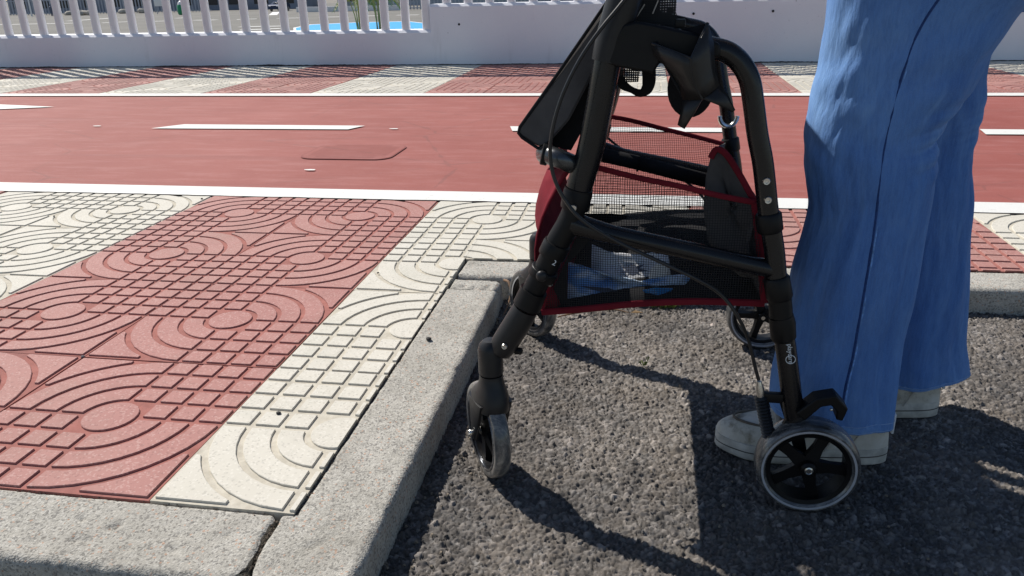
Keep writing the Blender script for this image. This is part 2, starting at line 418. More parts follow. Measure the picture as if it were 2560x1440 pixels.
# asphalt bay, real relief of bound stones
def asphalt():
    x = np.arange(.315, 1.66, .0018); y = np.arange(-.18, .99, .0018)
    X, Y = np.meshgrid(x, y)
    wx = X + .0075 * vnoise(X * 110, Y * 110, 3) + .002 * vnoise(X * 400, Y * 400, 13); wy = Y + .0075 * vnoise(X * 110 + 50, Y * 110, 4) + .002 * vnoise(X * 400, Y * 400 + 9, 14)
    d1, d2, H, Cc, TA = worley(wx, wy, .0088, 11)
    e1, e2, H2, C2, TB = worley(wx, wy, .0042, 12)
    dome = np.clip((d2 - d1) * 3.6, 0, 1) ** .8
    dome2 = np.clip((e2 - e1) * 3.4, 0, 1) ** .8
    big = H > .56
    Z = np.where(big, dome * (.0018 + .0030 * H + .0030 * TA), dome2 * (.0008 + .0036 * H2 + .0016 * TB)) + .0045 * fbm(X * 9, Y * 9, 7) + .0032 * fbm(X * 130, Y * 130, 9, 4)
    tone = np.where(big, Cc, C2)
    g = .078 + .165 * tone ** 1.5
    pale = np.where(big, (Cc > .90) * (H > .8), C2 > .955)
    g = g + .07 * pale
    warm = .5 + .9 * np.where(big, H, H2)
    patch = np.clip(fbm(X * 6, Y * 6, 21) * 3 + .15, 0, 1) + 1.1 * np.clip(fbm(X * 22, Y * 22, 27) * 4 - .75, 0, 1)
    g = g * (1 + .55 * patch)
    depth = 1 - np.where(big, dome, dome2)
    dust = np.clip(depth * 1.2, 0, 1)                                   # joints are darkened, with tan dust only in the patches
    col = np.stack([g * (1 + .09 * warm), g * (1 + .01 * warm), g * (1 - .05 * warm)], -1)
    col = col * (1 - .30 * dust[..., None]) + np.array([.26, .22, .175]) * (.45 * dust * patch)[..., None]
    o = np_grid('asphalt', X, Y, G0 - .003 + Z, ASPH, color=col); tag(o, kind='structure')
asphalt()
o = G_().add([(-6, -6, G0 - .008), (6, -6, G0 - .008), (6, .99, G0 - .008), (-6, .99, G0 - .008)], [(0, 1, 2, 3)]).obj('asphalt_road', LOT, smooth=0); tag(o, kind='structure')

# loose grit in the gutter and on the asphalt
def grit():
    g = G_(); r = random.Random(3)
    def stone(x, y, z, s):
        ph = r.random() * 6; vs = []
        for k in range(6):
            a = ph + k * math.pi / 3; q = s * (.7 + .5 * r.random()); vs.append((x + q * math.cos(a), y + q * math.sin(a), z + s * .1 * r.random()))
        for k in range(4):
            a = ph + k * math.pi / 2; q = s * (.45 + .3 * r.random()); vs.append((x + q * math.cos(a), y + q * math.sin(a), z + s * (.7 + .35 * r.random())))
        fs = [(6, 7, 8, 9)] + [(k, (k + 1) % 6, 6 + min(3, (k * 4) // 6)) for k in range(6)] + [((k * 6) // 4 + 1 if k else 0, 6 + (k + 1) % 4, 6 + k) for k in range(4)]
        g.add(vs, fs, r.choice((0, 0, 1, 2)))
    for k in range(420):
        stone(.337 + abs(r.gauss(0, .035)), r.uniform(-.15, .94), G0 + .001, r.uniform(.0012, .0042))
    for k in range(260):
        q_ = r.uniform(.36, 1.6); stone(q_, (.933 + .0345 * (q_ - .355)) - abs(r.gauss(0, .04)), G0 + .001, r.uniform(.0012, .004))
    for k in range(600):
        stone(r.uniform(.36, 1.6), r.uniform(-.15, .9), G0 + .002, r.uniform(.001, .0034))
    o = g.obj('gravel', [plain('dark_grit', (.06, .055, .05), .9, 0, .4, 90), plain('tan_grit', (.20, .165, .125), .9, 0, .3, 90), plain('grey_grit', (.13, .125, .12), .9, 0, .3, 90)], smooth=0)
    tag(o, kind='stuff', label='loose grit lying along the kerb and over the asphalt', cat='gravel')
grit()

# ------------------------------------------------------------------ paving tiles
def tile_mesh(name, kind, top, floor, cut=None, simple=False):
    """a cast tile, 40 cm, with raised squares, ring sectors and a disc; kind picks which corners hold the rings"""
    D = .0021 if simple else .0033; p = .05; gp = .0054; g = G_()
    e = .2 - .0012
    # slab with a groove floor
    g.add([(-e, -e, -D), (e, -e, -D), (e, e, -D), (-e, e, -D), (-e, -e, -.03), (e, -e, -.03), (e, e, -.03), (-e, e, -.03)],
          [(0, 1, 2, 3), (0, 4, 5, 1), (1, 5, 6, 2), (2, 6, 7, 3), (3, 7, 4, 0)], 1)
    def raised(poly):
        n = len(poly); cx = sum(q[0] for q in poly) / n; cy = sum(q[1] for q in poly) / n
        low = [(x, y, -D) for x, y in poly]
        a = 0
        for i in range(n): a += poly[i][0] * poly[(i + 1) % n][1] - poly[(i + 1) % n][0] * poly[i][1]
        if a < 0: poly = poly[::-1]
        ins = []
        for i in range(n):
            x0, y0 = poly[i - 1]; x1, y1 = poly[i]; x2, y2 = poly[(i + 1) % n]
            d1 = Vector((x1 - x0, y1 - y0)).normalized(); d2 = Vector((x2 - x1, y2 - y1)).normalized()
            nn = Vector((-d1.y - d2.y, d1.x + d2.x)); L = nn.length
            nn = nn / L if L > 1e-6 else Vector((0, 0)); ins.append((x1 + nn.x * .0009, y1 + nn.y * .0009))
        vs = [(x, y, -D) for x, y in poly] + [(x, y, -.0009) for x, y in poly] + [(x, y, 0) for x, y in ins]
        fs = [tuple(range(2 * n, 3 * n))]
        for i in range(n):
            j = (i + 1) % n
            fs.append((i, j, n + j, n + i)); fs.append((n + i, n + j, 2 * n + j, 2 * n + i))
        g.add(vs, fs[:1], 0); b = len(g.v) - len(vs)
        g.f += [tuple(q + b for q in f) for f in fs[1:]]; g.mi += [0] * (len(fs) - 1)
    sg = 1 if kind == 'A' else -1
    na = 5 if simple else 10
    for qx in (-1, 1):
        for qy in (-1, 1):
            rings = (qx * qy * sg) < 0                     # A: upper-left and lower-right hold the rings
            if not rings:
                for i in range(4):
                    for j in range(4):
                        if i == 0 and j == 0: continue
                        a0, a1 = i * p + gp, (i + 1) * p - (gp if i < 3 else .0045)
                        b0, b1 = j * p + gp, (j + 1) * p - (gp if j < 3 else .0045)
                        raised([(qx * a0, qy * b0), (qx * a1, qy * b0), (qx * a1, qy * b1), (qx * a0, qy * b1)])
            else:
                for k in (1, 2, 3):
                    r0, r1 = k * p + gp, (k + 1) * p - gp * .9
                    t0, t1 = math.asin(gp / r0), math.asin(gp / r1)
                    out = [(r1 * math.cos(t), r1 * math.sin(t)) for t in np.linspace(t1, math.pi / 2 - t1, na)]
                    inn = [(r0 * math.cos(t), r0 * math.sin(t)) for t in np.linspace(math.pi / 2 - t0, t0, na)]
                    # split the sector in strips so each face stays convex
                    raised([(qx * x, qy * y) for x, y in out + inn])
                R = 4 * p + gp; E = .2 - .0065
                t0 = math.acos(min(1, E / R)) if R > E else 0
                arc = [(R * math.cos(t), R * math.sin(t)) for t in np.linspace(math.pi / 2 - t0 - .10, t0 + .10, na)]
                arc = [(min(x, E), min(y, E)) for x, y in arc]
                raised([(qx * x, qy * y) for x, y in [(arc[-1][0], arc[-1][1]), (E, arc[-1][1]), (E, E), (arc[0][0], E), (arc[0][0], arc[0][1])][1:] + []] if False else
                       [(qx * x, qy * y) for x, y in [(E, E)] + [(arc[0][0], E)] + arc + [(E, arc[-1][1])]])
    n = 12 if simple else 28
    raised([(.0445 * math.cos(2 * math.pi * k / n), .0445 * math.sin(2 * math.pi * k / n)) for k in range(n)])
    me = bpy.data.meshes.new(name); me.from_pydata(g.v, [], g.f); me.materials.append(top); me.materials.append(floor)
    me.polygons.foreach_set('material_index', g.mi)
    bm = bmesh.new(); bm.from_mesh(me)
    bmesh.ops.recalc_face_normals(bm, faces=bm.faces[:])
    bmesh.ops.triangulate(bm, faces=[f for f in bm.faces if len(f.verts) > 4])
    if cut:
        for (px, py, nx, ny) in cut:                        # keep the side the normal points away from
            geom = bm.verts[:] + bm.edges[:] + bm.faces[:]
            bmesh.ops.bisect_plane(bm, geom=geom, plane_co=(px, py, 0), plane_no=(nx, ny, 0), clear_outer=True)
            edges = [e_ for e_ in bm.edges if e_.is_boundary and all(abs((v.co.x - px) * nx + (v.co.y - py) * ny) < 1e-5 for v in e_.verts)]
            for e_ in edges:
                a_, b_ = e_.verts
                if abs(a_.co.x - b_.co.x) + abs(a_.co.y - b_.co.y) < 1e-6: continue
                c_, d_ = bm.verts.new((b_.co.x, b_.co.y, -.03)), bm.verts.new((a_.co.x, a_.co.y, -.03))
                f_ = bm.faces.new((a_, b_, c_, d_)); f_.material_index = 1
    bm.to_mesh(me); bm.free(); return me
TM = {}
def tmesh(kind, red, simple=False, cut=None):
    k = (kind, red, simple, str(cut))
    if k not in TM: TM[k] = tile_mesh('tile', kind, T_RED if red else T_CRM, F_RED if red else F_CRM, cut, simple)
    return TM[k]
def is_red(c): return (c % 4) in (2, 3)                     # bands two tiles wide
def lay(parent, c, y, r, simple=False, cut=None):
    red = is_red(c); kind = 'A' if (r + c) % 2 else 'B'
    o = link('tile', tmesh(kind, red, simple, cut), parent)
    j = random.Random(c * 31 + r)
    o.location = ((c + .5) * T, y, j.uniform(-.0012, .0004)); o.rotation_euler = (j.uniform(-.0018, .0018), j.uniform(-.0018, .0018), j.uniform(-.002, .002))
XI, YI, YB = .213, .0, 1.068                                # inner kerb lines, tile edge along the back kerb
side = G_().box((-2.0 + .1, .78, -.045), (4.2, 1.62, .02)).obj('near_sidewalk', MORTAR, smooth=0)
tag(side, kind='structure')
G_().box((2.35, 1.33, -.045), (4.25, .5, .02)).obj('bedding', MORTAR, side, smooth=0)
Y1 = 1.60                                                   # tiles run under the white line
for r in range(4):
    for c in range(-9, 9):
        x0, x1, y0, y1 = c * T, (c + 1) * T, r * T, (r + 1) * T
        cut = []
        if c >= 1 and y1 <= YB: continue
        if c >= 0 and y0 < YB:
            if c == 0 and y1 <= YB: cut.append((XI - (x0 + x1) / 2, 0, 1, 0))
            elif c == 0: pass
            if y1 > YB and c >= 1: cut.append((.355 - (x0 + x1) / 2, 1.046 - (y0 + y1) / 2, .0345, -1))
        if c == 0 and y0 < YB < y1:                          # the tile at the inner corner: two pieces
            lay(side, c, (r + .5) * T, r, cut=[(XI - .2, 0, 1, 0)])
            lay(side, c, (r + .5) * T, r, cut=[(XI + .0005 - .2, 0, -1, 0), (.355 - .2, 1.046 - (y0 + y1) / 2, .0345, -1)])
            continue
        lay(side, c, (r + .5) * T, r, cut=cut or None)
far = G_().box((-1.5, 5.25, -.045), (17, 2.05, .02)).obj('far_sidewalk', MORTAR, smooth=0); tag(far, kind='structure')
YF = 4.25
for r in range(5):
    for c in range(-18, 14):
        lay(far, c, YF + (r + .5) * T, r, simple=True)

# ------------------------------------------------------------------ bike lane and paint
def sheet(name, x0, x1, y0, y1, z, mat, parent=None, jit=0.0):
    nx = max(2, int((x1 - x0) / .02)) if jit else 2
    xs = np.linspace(x0, x1, nx)
    r = np.random.default_rng(int(abs(y0) * 1000))
    g = G_(); rows = [[], []]
    for x in xs:
        n = fbm(np.array([x * 14]), np.array([y0]), 33)[0]
        rows[0].append((x, y0 + jit * n * 2, z)); rows[1].append((x, y1 + jit * .25 * n, z))
    g.grid(rows)
    return g.obj(name, mat, parent, smooth=0)
lane = G_().box((-1.5, 2.92, -.052), (18, 2.55, .1)).obj('bike_lane', LANE, smooth=0); tag(lane, kind='structure')
W_N = sheet('edge_line', -10, 7.5, 1.592, 1.712, .0018, PAINT, lane, .007)
W_F = sheet('edge_line', -10, 7.5, 4.13, 4.252, .004, PAINT, lane, .003)
for (a, b, s) in ((-1.869, -.80, 1), (.03, 1.03, -.3), (2.12, 3.1, .2), (-3.9 - .9, -3.8, 1)):
    G_().add([(a, 2.88, .003), (b, 2.88 + .01, .003), (b + .05, 3.0, .003), (a + .11 * s, 3.01, .003)], [(0, 1, 2, 3)]).obj('centre_dash', PAINT, lane, smooth=0)
G_().add([(-3.500, 3.724, 0.000), (-3.020, 3.625, 0.000), (-3.320, 3.519, 0.000), (-4.0, 3.47, 0), (-3.85, 3.63, 0), (-4.0, 3.80, 0)], [(0, 1, 2, 3, 4, 5)]).obj('painted_arrow', PAINT, lane, smooth=0)
o = bpy.data.objects['painted_arrow']; o.location.z = .003
for p in ((-2.224, 2.941, 0.000), (-0.572, 2.919, 0.000), (-0.618, 1.997, 0.000)):
    g = G_(); n = 7
    g.add([(p[0] + .022 * math.cos(6.28 * k / n) * (1 + .4 * math.sin(k * 2.3)), p[1] + .011 * math.sin(6.28 * k / n), .003) for k in range(n)], [tuple(range(n))])
    g.obj('paint_spot', PAINT, lane, smooth=0)
# the inspection cover, painted over with the lane
cov = empty('inspection_cover', (-.57, 2.36, 0), 'square ribbed inspection cover with rounded corners painted red in the bike lane', 'manhole cover')
def rrect(cx, cy, w_, h, r, n=6):
    P = []
    for (sx, sy, a0) in ((1, 1, 0), (-1, 1, 90), (-1, -1, 180), (1, -1, 270)):
        for k in range(n + 1):
            a = math.radians(a0 + 90 * k / n); P.append((cx + sx * (w_ / 2 - r) + r * math.cos(a), cy + sy * (h / 2 - r) + r * math.sin(a)))
    return P
COVP = plain('painted_iron', (.305, .10, .088), .6, 0, .2, 20, .4, 200)
COVD = plain('dirty_joint', (.255, .085, .075), .95)
G_().prism(rrect(-.57, 2.36, .40, .32, .07), 0, .002, 'Z').obj('frame_ring', COVD, cov, smooth=0)
G_().prism(rrect(-.57, 2.36, .388, .308, .066), .001, .0026, 'Z').obj('lid', LANE, cov, smooth=0)
g = G_()
for k in range(22):
    g.box((-.57, 2.36 - .135 + k * .0129, .0027), (.34 if 2 < k < 19 else .26, .0018, .0003))
g.obj('groove_lines', COVD, cov, smooth=0)

# ------------------------------------------------------------------ kerb stones
kerb = G_().box((.27, .4, G0 - .03), (.08, 1.0, .02)).obj('kerb', MORTAR, smooth=0); tag(kerb, kind='structure')
def kerb_stone(along, a0, a1, face_in, face_out, seed, warp=None, pits=(), r=.013, top=-.006, ends=True):
    """a cast stone; along 'x' or 'y' from a0 to a1, its back at face_in, its rounded face at face_out"""
    d = 1 if face_out > face_in else -1; L = abs(face_out - face_in)
    prof = [(0, -.05), (0, top - .004), (.003, top)]
    n = max(4, int(L / .0045))
    prof += [(.003 + (L - r - .003) * k / n, top) for k in range(1, n + 1)]
    prof += [(L - r + r * math.sin(t), top - r + r * math.cos(t)) for t in np.linspace(0, math.pi / 2, 7)[1:]]
    prof += [(L + .002 * k / 10, top - r - (.075) * k / 14) for k in range(1, 15)]
    m = max(6, int((a1 - a0) / .0045))
    A = np.linspace(a0, a1, m + 1)
    U_ = np.array([q[0] for q in prof]); Zp = np.array([q[1] for q in prof])
    AA, UU = np.meshgrid(A, U_, indexing='ij'); ZZ = np.broadcast_to(Zp, AA.shape).copy()
    # rounded, worn ends
    if ends:
        de = np.minimum(AA - a0, a1 - AA); ZZ -= np.clip(.006 - de, 0, 1) ** 2 * 90 * (.5 + vnoise(UU * 80, AA * 5, seed))
    ZZ += .0022 * fbm(AA * 30, (UU + ZZ) * 30, seed) + .0016 * fbm(AA * 150, (UU + ZZ) * 150, seed + 5, 3)
    UU = UU + .0028 * fbm(AA * 35, ZZ * 60, seed + 9) * (UU > L - r * 1.2)
    edge = np.exp(-((UU - L) / .016) ** 2 - ((ZZ - top) / .016) ** 2)
    chip = np.clip(fbm(AA * 22, UU * 22 + 3, seed + 20) * 2 - .25, 0, 1)
    UU = UU - edge * chip * .010; ZZ = ZZ - edge * chip * .006
    for (pa, pu, pr, pd) in pits:
        ZZ -= pd * np.exp(-((AA - pa) ** 2 + (UU - pu) ** 2) / pr ** 2) * (.6 + .8 * vnoise(AA * 250, UU * 250, seed + 2))
    V = face_in + d * UU
    if along == 'x': X, Y = AA.copy(), V
    else: X, Y = V.copy(), AA
    if warp: X, Y = warp(X, Y)
    o = np_grid('kerb_stone', X, Y, ZZ, KERB, kerb)
    # end faces
    for side_i in (0, -1):
        c = [(X[side_i, k], Y[side_i, k], ZZ[side_i, k]) for k in range(X.shape[1])]
        c2 = c + [(c[-1][0], c[-1][1], -.1), (c[0][0], c[0][1], -.1)]
        bm = bmesh.new(); bm.from_mesh(o.data)
        vs_ = [bm.verts.new(q) for q in c2]
        try:
            f = bm.faces.new(vs_); bmesh.ops.triangulate(bm, faces=[f])
        except Exception: pass
        bm.to_mesh(o.data); bm.free()
    return o
# the near kerb along the bottom of the picture, its right end broken off at a slant
def slant(X, Y):
    e_ = X - (-.80); k = np.clip(e_ / (.198 + .80), 0, 1)
    t = k ** 30
    return X + t * (-.010 + np.interp(-Y, [0, .03, .07, .14], [0, .0, .004, .020]) - .030 * np.clip((-.085 - Y) / .05, 0, 1) ** 1.5 + .006 * (vnoise(Y * 90, Y * 0, 3) - .5)), Y
kerb_stone('x', -.80, .198, .0, -.128, 41, slant, pits=((-.07, .045, .005, .005), (-.02, .055, .006, .006), (-.012, .050, .004, .005), (.03, .09, .004, .004), (.145, .05, .004, .004), (.09, .085, .006, .004), (-.05, .085, .006, .004), (-.035, .083, .006, .004), (.08, .06, .004, .003), (.12, .1, .005, .003), (-.3, .05, .005, .003)))
kerb_stone('x', -1.80, -.806, .0, -.128, 42)
# the kerb running away from the camera; towards the camera it widens to the cracked corner
def widen(X, Y):
    k = np.clip((-Y - .0) / .006, 0, 1)
    inner = np.where(Y < 0, .1945 + np.interp(-Y, [0, .03, .07, .14], [0, .0, .004, .020]) + .004 * (vnoise(Y * 60, Y * 0, 8) - .5), XI)
    t = (X - XI) / (.335 - XI); t = np.clip(t, 0, 1.3)
    return np.where(Y < 0, inner * (1 - t) + .335 * t, X), Y
kerb_stone('y', -.128, .842, XI + .001, .335, 43, widen, pits=((-.055, .055, .006, .004), (-.045, .062, .005, .004), (-.03, .075, .006, .003), (.35, .09, .004, .003), (.12, .05, .003, .002), (-.10, .02, .008, .004)), r=.012)
kerb_stone('y', .847, .905, XI + .005, .333, 44, pits=((.86, .03, .01, .006), (.853, .06, .008, .006), (.856, .09, .008, .006)))
# the back kerb, running to the right
turn = lambda X, Y: (X, Y + .0345 * (X - .355) - .0225)
kerb_stone('x', XI + .006, 1.10, YB - .001, .955, 45, turn, pits=((.27, .03, .004, .004), (.5, .1, .006, .003)))
kerb_stone('x', 1.106, 2.10, YB - .001, .955, 46, turn)
kerb_stone('x', 2.106, 3.10, YB - .001, .955, 47, turn)

g = G_(); r_ = random.Random(12)
def crumb(x, y, z, s):
    vs = [(x + s * r_.uniform(.6, 1.2) * math.cos(a), y + s * r_.uniform(.6, 1.2) * math.sin(a), z) for a in (0, 1.3, 2.5, 3.8, 5.0)] + [(x, y, z + s * r_.uniform(.4, .9))]
    g.add(vs, [(i, (i + 1) % 5, 5) for i in range(5)])
for k in range(260): crumb(XI + r_.uniform(-.002, .004), r_.uniform(0, .84), -.006, r_.uniform(.0008, .0026))
for k in range(160): crumb(r_.uniform(-.75, .19), r_.gauss(-.001, .0015), -.006, r_.uniform(.0006, .002))
for k in range(90): x_ = r_.uniform(XI, 1.6); crumb(x_, 1.046 + .0345 * (x_ - .355) + r_.gauss(0, .002), -.004, r_.uniform(.001, .003))
for k in range(120): crumb(r_.gauss(.195, .006), r_.uniform(-.12, -.005), -.012, r_.uniform(.001, .003))
for k in range(70): crumb(r_.uniform(-.7, .2), r_.uniform(0, 1.5), -.0035 if r_.random() < .7 else 0, r_.uniform(.0006, .0015))
tag(g.obj('joint_grit', plain('brown_joint_soil', (.10, .08, .06), .95, 0, .5, 90), smooth=0), 'brown soil crumbs packed in the joints between tiles and kerb stones', 'grit', None, 'stuff')

# ------------------------------------------------------------------ wall with the tall bar fence
YW = 6.25; XS = -1.262
wall = empty('parapet_wall', (XS, YW, 0), 'white painted concrete parapet wall stepping up halfway, spotted and stained, behind the far pavement', 'wall')
def wall_block(x0, x1, h):
    n = int((x1 - x0) / .12); ys = [(YW, 0), (YW, h - .022), (YW + .022, h), (YW + .26, h), (YW + .26, -2.3)]
    g = G_(); rows = []
    for k in range(n + 1):
        x = x0 + (x1 - x0) * k / n
        rows.append([(x, y + .004 * math.sin(x * 1.7), z - (0.006 if z == 0 else 0)) for y, z in ys])
    g.grid(rows); g.add(rows[0] + [(x0, YW, -2.3)], [(0, 1, 2, 3, 4, 5)]); g.add(rows[-1] + [(x1, YW, -2.3)], [(0, 1, 2, 3, 4, 5)])
    return g
wall_block(-12, XS, .30).obj('low_section', WALL, wall, smooth=20)
wall_block(XS, 9, .515).obj('high_section', WALL, wall, smooth=20)
HOLE = plain('dark_hole', (.02, .02, .022), .9)
for (px, pz) in ((-1.0, .345), (1.02, .40), (1.66, .41), (-.2 + 2.9, .40)):
    G_().lathe([(.0105, 0), (.0105, .002), (.004, .003)], (px, YW - .003, pz), (0, -1, 0), 12).obj('tie_hole', HOLE, wall)
g = G_(); r_ = random.Random(9); rows = [[], [], []]
for k in range(900):
    x = -8 + k * .016; h = .006 + .014 * max(0, noise.noise(Vector((x * 3, 0, 0)))) + .004 * r_.random()
    rows[0].append((x, YW - .012 - .03 * max(0, noise.noise(Vector((x * 2, 5, 0)))), .0005)); rows[1].append((x, YW - .004, h * .6)); rows[2].append((x, YW + .002, h))
g.grid(rows); g.obj('base_strip', plain('dark_brown', (.035, .03, .028), .95, 0, .4, 60), wall, smooth=0)  # uneven dark strip along the foot of the wall

fence = empty('bar_fence', (XS, YW + .06, .3), 'tall white fence of close upright bars standing on the parapet wall', 'fence')
def bar_mesh(h):
    w2, d2 = .038, .027; P = rrect(0, 0, 2 * w2, 2 * d2, .022, 4); g = G_()
    g.grid([[(x * 1.0, y, z) for x, y in P] for z in (0, h)], True, True); return g.mesh('bar', FENCEW)
HT = 1.74
bl, bh = bar_mesh(HT - .30), bar_mesh(HT - .515)
for k in range(0, 42):
    o = link('bar', bl, fence); o.matrix_parent_inverse = Matrix.Translation(-fence.location); o.location = (XS - .05 - k * .1935, YW + .060, .299)
for k in range(0, 46):
    o = link('bar', bh, fence); o.matrix_parent_inverse = Matrix.Translation(-fence.location); o.location = (XS + .145 + k * .1935, YW + .060, .514)
G_().box((-.5, YW + .06, HT + .02), (18.5, .10, .05), bev=.008).obj('top_rail', FENCEW, fence)

# ------------------------------------------------------------------ beyond the fence
def strip(p, q, w_=.14):
    p = Vector(p); q = Vector(q); d = (q - p).normalized(); n = Vector((-d.y, d.x, 0)) * w_
    return [p - n, q - n, q + n, p + n]
lot = bpy.data.objects['parking_lot']
for (a, b) in (((-74.692, 81.725, -2.200), (-63.906, 83.065, -2.200)), ((-70.643, 90.454, -2.200), (-70.808, 100.106, -2.200)), ((-60.051, 82.293, -2.200), (-58.128, 84.572, -2.200)), ((-55.526, 83.686, -2.200), (-53.326, 84.922, -2.200)),
               ((-58.058, 93.839, -2.200), (-57.333, 95.377, -2.200)), ((-50.698, 85.522, -2.200), (-47.885, 85.536, -2.200)), ((-45.525, 85.707, -2.200), (-43.505, 86.533, -2.200)), ((-41.218, 87.054, -2.200), (-38.515, 87.084, -2.200)), ((-36.681, 88.458, -2.200), (-34.158, 88.441, -2.200)),
               ((-32.379, 89.888, -2.200), (-29.916, 89.888, -2.200)), ((-28.158, 90.550, -2.200), (-25.537, 90.589, -2.200)), ((-31.950, 60.550, -2.200), (-29.373, 62.562, -2.200)), ((-35.184, 66.722, -2.200), (-31.032, 66.913, -2.200)), ((-47.933, 99.858, -2.200), (-54.891, 115.605, -2.200))):
    v = [(x.x, x.y, LZ + .02) for x in strip(a, b, .55)]
    G_().add(v, [(0, 1, 2, 3)]).obj('bay_line', PAINT, lot, smooth=0)
BLUE = plain('sky_blue_road_paint', (.02, .36, .74), .7, 0, .08, 2)
bl_pts = [(-24.645, 54.630, -2.200), (-28.608, 63.286, -2.200), (-29.730, 69.376, -2.200), (-26.075, 72.437, -2.200), (-21.471, 72.903, -2.200), (-18.358, 68.012, -2.200), (-13.556, 52.189, -2.200)]
bl_in = [(-24.406, 54.578, -2.200), (-28.012, 62.508, -2.200), (-29.127, 68.321, -2.200), (-25.686, 71.359, -2.200), (-21.208, 71.763, -2.200), (-18.455, 67.324, -2.200), (-13.821, 52.247, -2.200)]
G_().add([(a[0], a[1], LZ + .02) for a in bl_pts], [tuple(range(7))]).obj('island_outline', PAINT, lot, smooth=0)
G_().add([(a[0], a[1], LZ + .04) for a in bl_in], [tuple(range(7))]).obj('blue_island', BLUE, lot, smooth=0)

LEAF = plain('yellow_green_frond', (.34, .33, .06), .6, 0, .3, 3); CANE = plain('yellow_cane', (.42, .34, .10), .6, 0, .25, 4)
def palm(name, base, seed, label, n):
    e_ = empty(name, base, label, 'palm'); r = random.Random(seed); b = Vector(base)
    for k in range(n):
        a = r.uniform(0, 6.28); lean = r.uniform(.05, .30); h = r.uniform(2.0, 3.2)
        top = b + Vector((math.cos(a) * lean * h, math.sin(a) * lean * h, h)); st = b + Vector((math.cos(a) * .15, math.sin(a) * .15, 0))
        G_().tube([st, (st + top) / 2 + Vector((math.cos(a), math.sin(a), 0)) * -.08, top], [.055, .04, .03], 7, smooth=3).obj('cane', CANE, e_)
        g = G_(); d = Vector((math.cos(a), math.sin(a), 0))
        for f in range(3):
            dd = Matrix.Rotation(r.uniform(-1.2, 1.2), 3, 'Z') @ d; L = r.uniform(1.0, 1.7)
            rib = [top + dd * L * t + Vector((0, 0, 1)) * (L * (.7 * t - 1.15 * t * t)) for t in np.linspace(0, 1, 9)]
            for i in range(1, 9):
                sd_ = dd.cross(Vector((0, 0, 1)))
                for s in (-1, 1):
                    tip = rib[i] + sd_ * s * .42 * (1 - .06 * i) + Vector((0, 0, -.22)) + dd * .16
                    g.add([rib[i], rib[i] + dd * .07, tip], [(0, 1, 2)])
            g.tube(rib, .018, 4)
        g.obj('frond', LEAF, e_, smooth=0)
palm('areca_palm', (-20.786, 57.794, -2.200), 4, 'clump of yellow palm canes rising from the blue island, left of the two', 9)
palm('areca_palm', (-19.141, 57.388, -2.200), 8, 'clump of leaning palm canes with green fronds, right of the two', 8)

GREYF = plain('grey_steel_pickets', (.38, .41, .47), .5, .3, .1, 2)
DARKB = plain('dark_hedge_band', (.045, .040, .030), .95, 0, .5, .5)
BLD = plain('dull_brown_wall', (.10, .085, .075), .9, 0, .3, .4)
fA, fB = (-114.547, 124.130, -2.200), (-71.251, 125.964, -2.200)
def far_fence(a, b, name, label):
    a = Vector(a); b = Vector(b); e_ = empty(name, a, label, 'fence'); d = b - a; n = int(d.length / .55)
    g = G_()
    for k in range(n):
        p = a + d * k / n; g.box((p.x, p.y, LZ + 1.25), (.16, .10, 2.4))
    o = g.obj('picket_row', GREYF, e_, smooth=0); tag(o, kind='stuff')
    for h in (.25, 2.3):
        G_().add([v for z in (h - .07, h + .07) for v in ((a.x, a.y - .1, LZ + z), (b.x, b.y - .1, LZ + z))], [(0, 1, 3, 2)]).obj('rail', GREYF, e_, smooth=0, solid=.08)
far_fence(fA, fB, 'picket_fence', 'grey picket fence along the left far side of the parking lot')
far_fence((-36.033, 114.358, -2.200), (-11.158, 108.619, -2.200), 'picket_fence', 'grey picket fence beyond the blue island on the right')
def building(px, h, label, mat, x0, x1, y, nwin):
    e_ = empty('building', (x0, y, LZ), label, 'building')
    G_().box(((x0 + x1) / 2, y + 5, LZ + h / 2), (x1 - x0, 10, h)).obj('wall', mat, e_, smooth=0)
    G_().box(((x0 + x1) / 2, y + 5, LZ + h + .15), (x1 - x0 + .6, 10.6, .3)).obj('roof', BLD, e_, smooth=0)
    dk = plain('dark_opening', (.02, .02, .025), .3)
    for k in range(nwin):
        x = x0 + (k + .5) * (x1 - x0) / nwin
        G_().box((x, y - .02, LZ + 2.0), ((x1 - x0) / nwin * .55, .1, 2.2)).obj('door' if k % 3 == 0 else 'window', dk, e_, smooth=0)
building(0, 4.5, 'long low grey warehouse behind the picket fence on the left', plain('grey_blue_render', (.26, .28, .33), .9, 0, .2, .3), -118, -60, 136, 12)
building(0, 5.0, 'pale warehouse with dark doors at the far right of the lot', plain('pale_render', (.45, .46, .48), .9, 0, .2, .3), -57, -8, 146, 9)
# rocks by the fence
ROCK = plain('pale_rock', (.42, .39, .34), .95, 0, .3, 2)
rp = [((-92.815, 119.883, -2.200)), ((-88.918, 116.479, -2.200)), ((-88.869, 118.122, -2.200)), ((-86.948, 117.265, -2.200)), ((-85.982, 123.835, -2.200)), ((-85.605, 124.581, -2.200)), ((-82.919, 124.209, -2.200))]
rl = ['low pale rock furthest left of the row by the picket fence', 'second pale rock from the left by the picket fence', 'third pale rock from the left by the picket fence', 'fourth pale rock from the left by the picket fence', 'left one of the pair of pale rocks mid fence', 'right one of the pair of pale rocks mid fence', 'lone pale rock right of the pair by the fence']
for k, p in enumerate(rp):
    g = G_(); g.ball((p[0], p[1], LZ + .3), .8, 10, (1.1 + .2 * (k % 3), .8, .6 + .15 * (k % 2)))
    g.v = [tuple(Vector(v) + Vector((.25, .2, .2)) * noise.noise(Vector(v) * .9 + Vector((k, 0, 0)))) for v in g.v]
    tag(g.obj('rock', ROCK, smooth=0), rl[k], 'rock', 'rocks along the far fence')
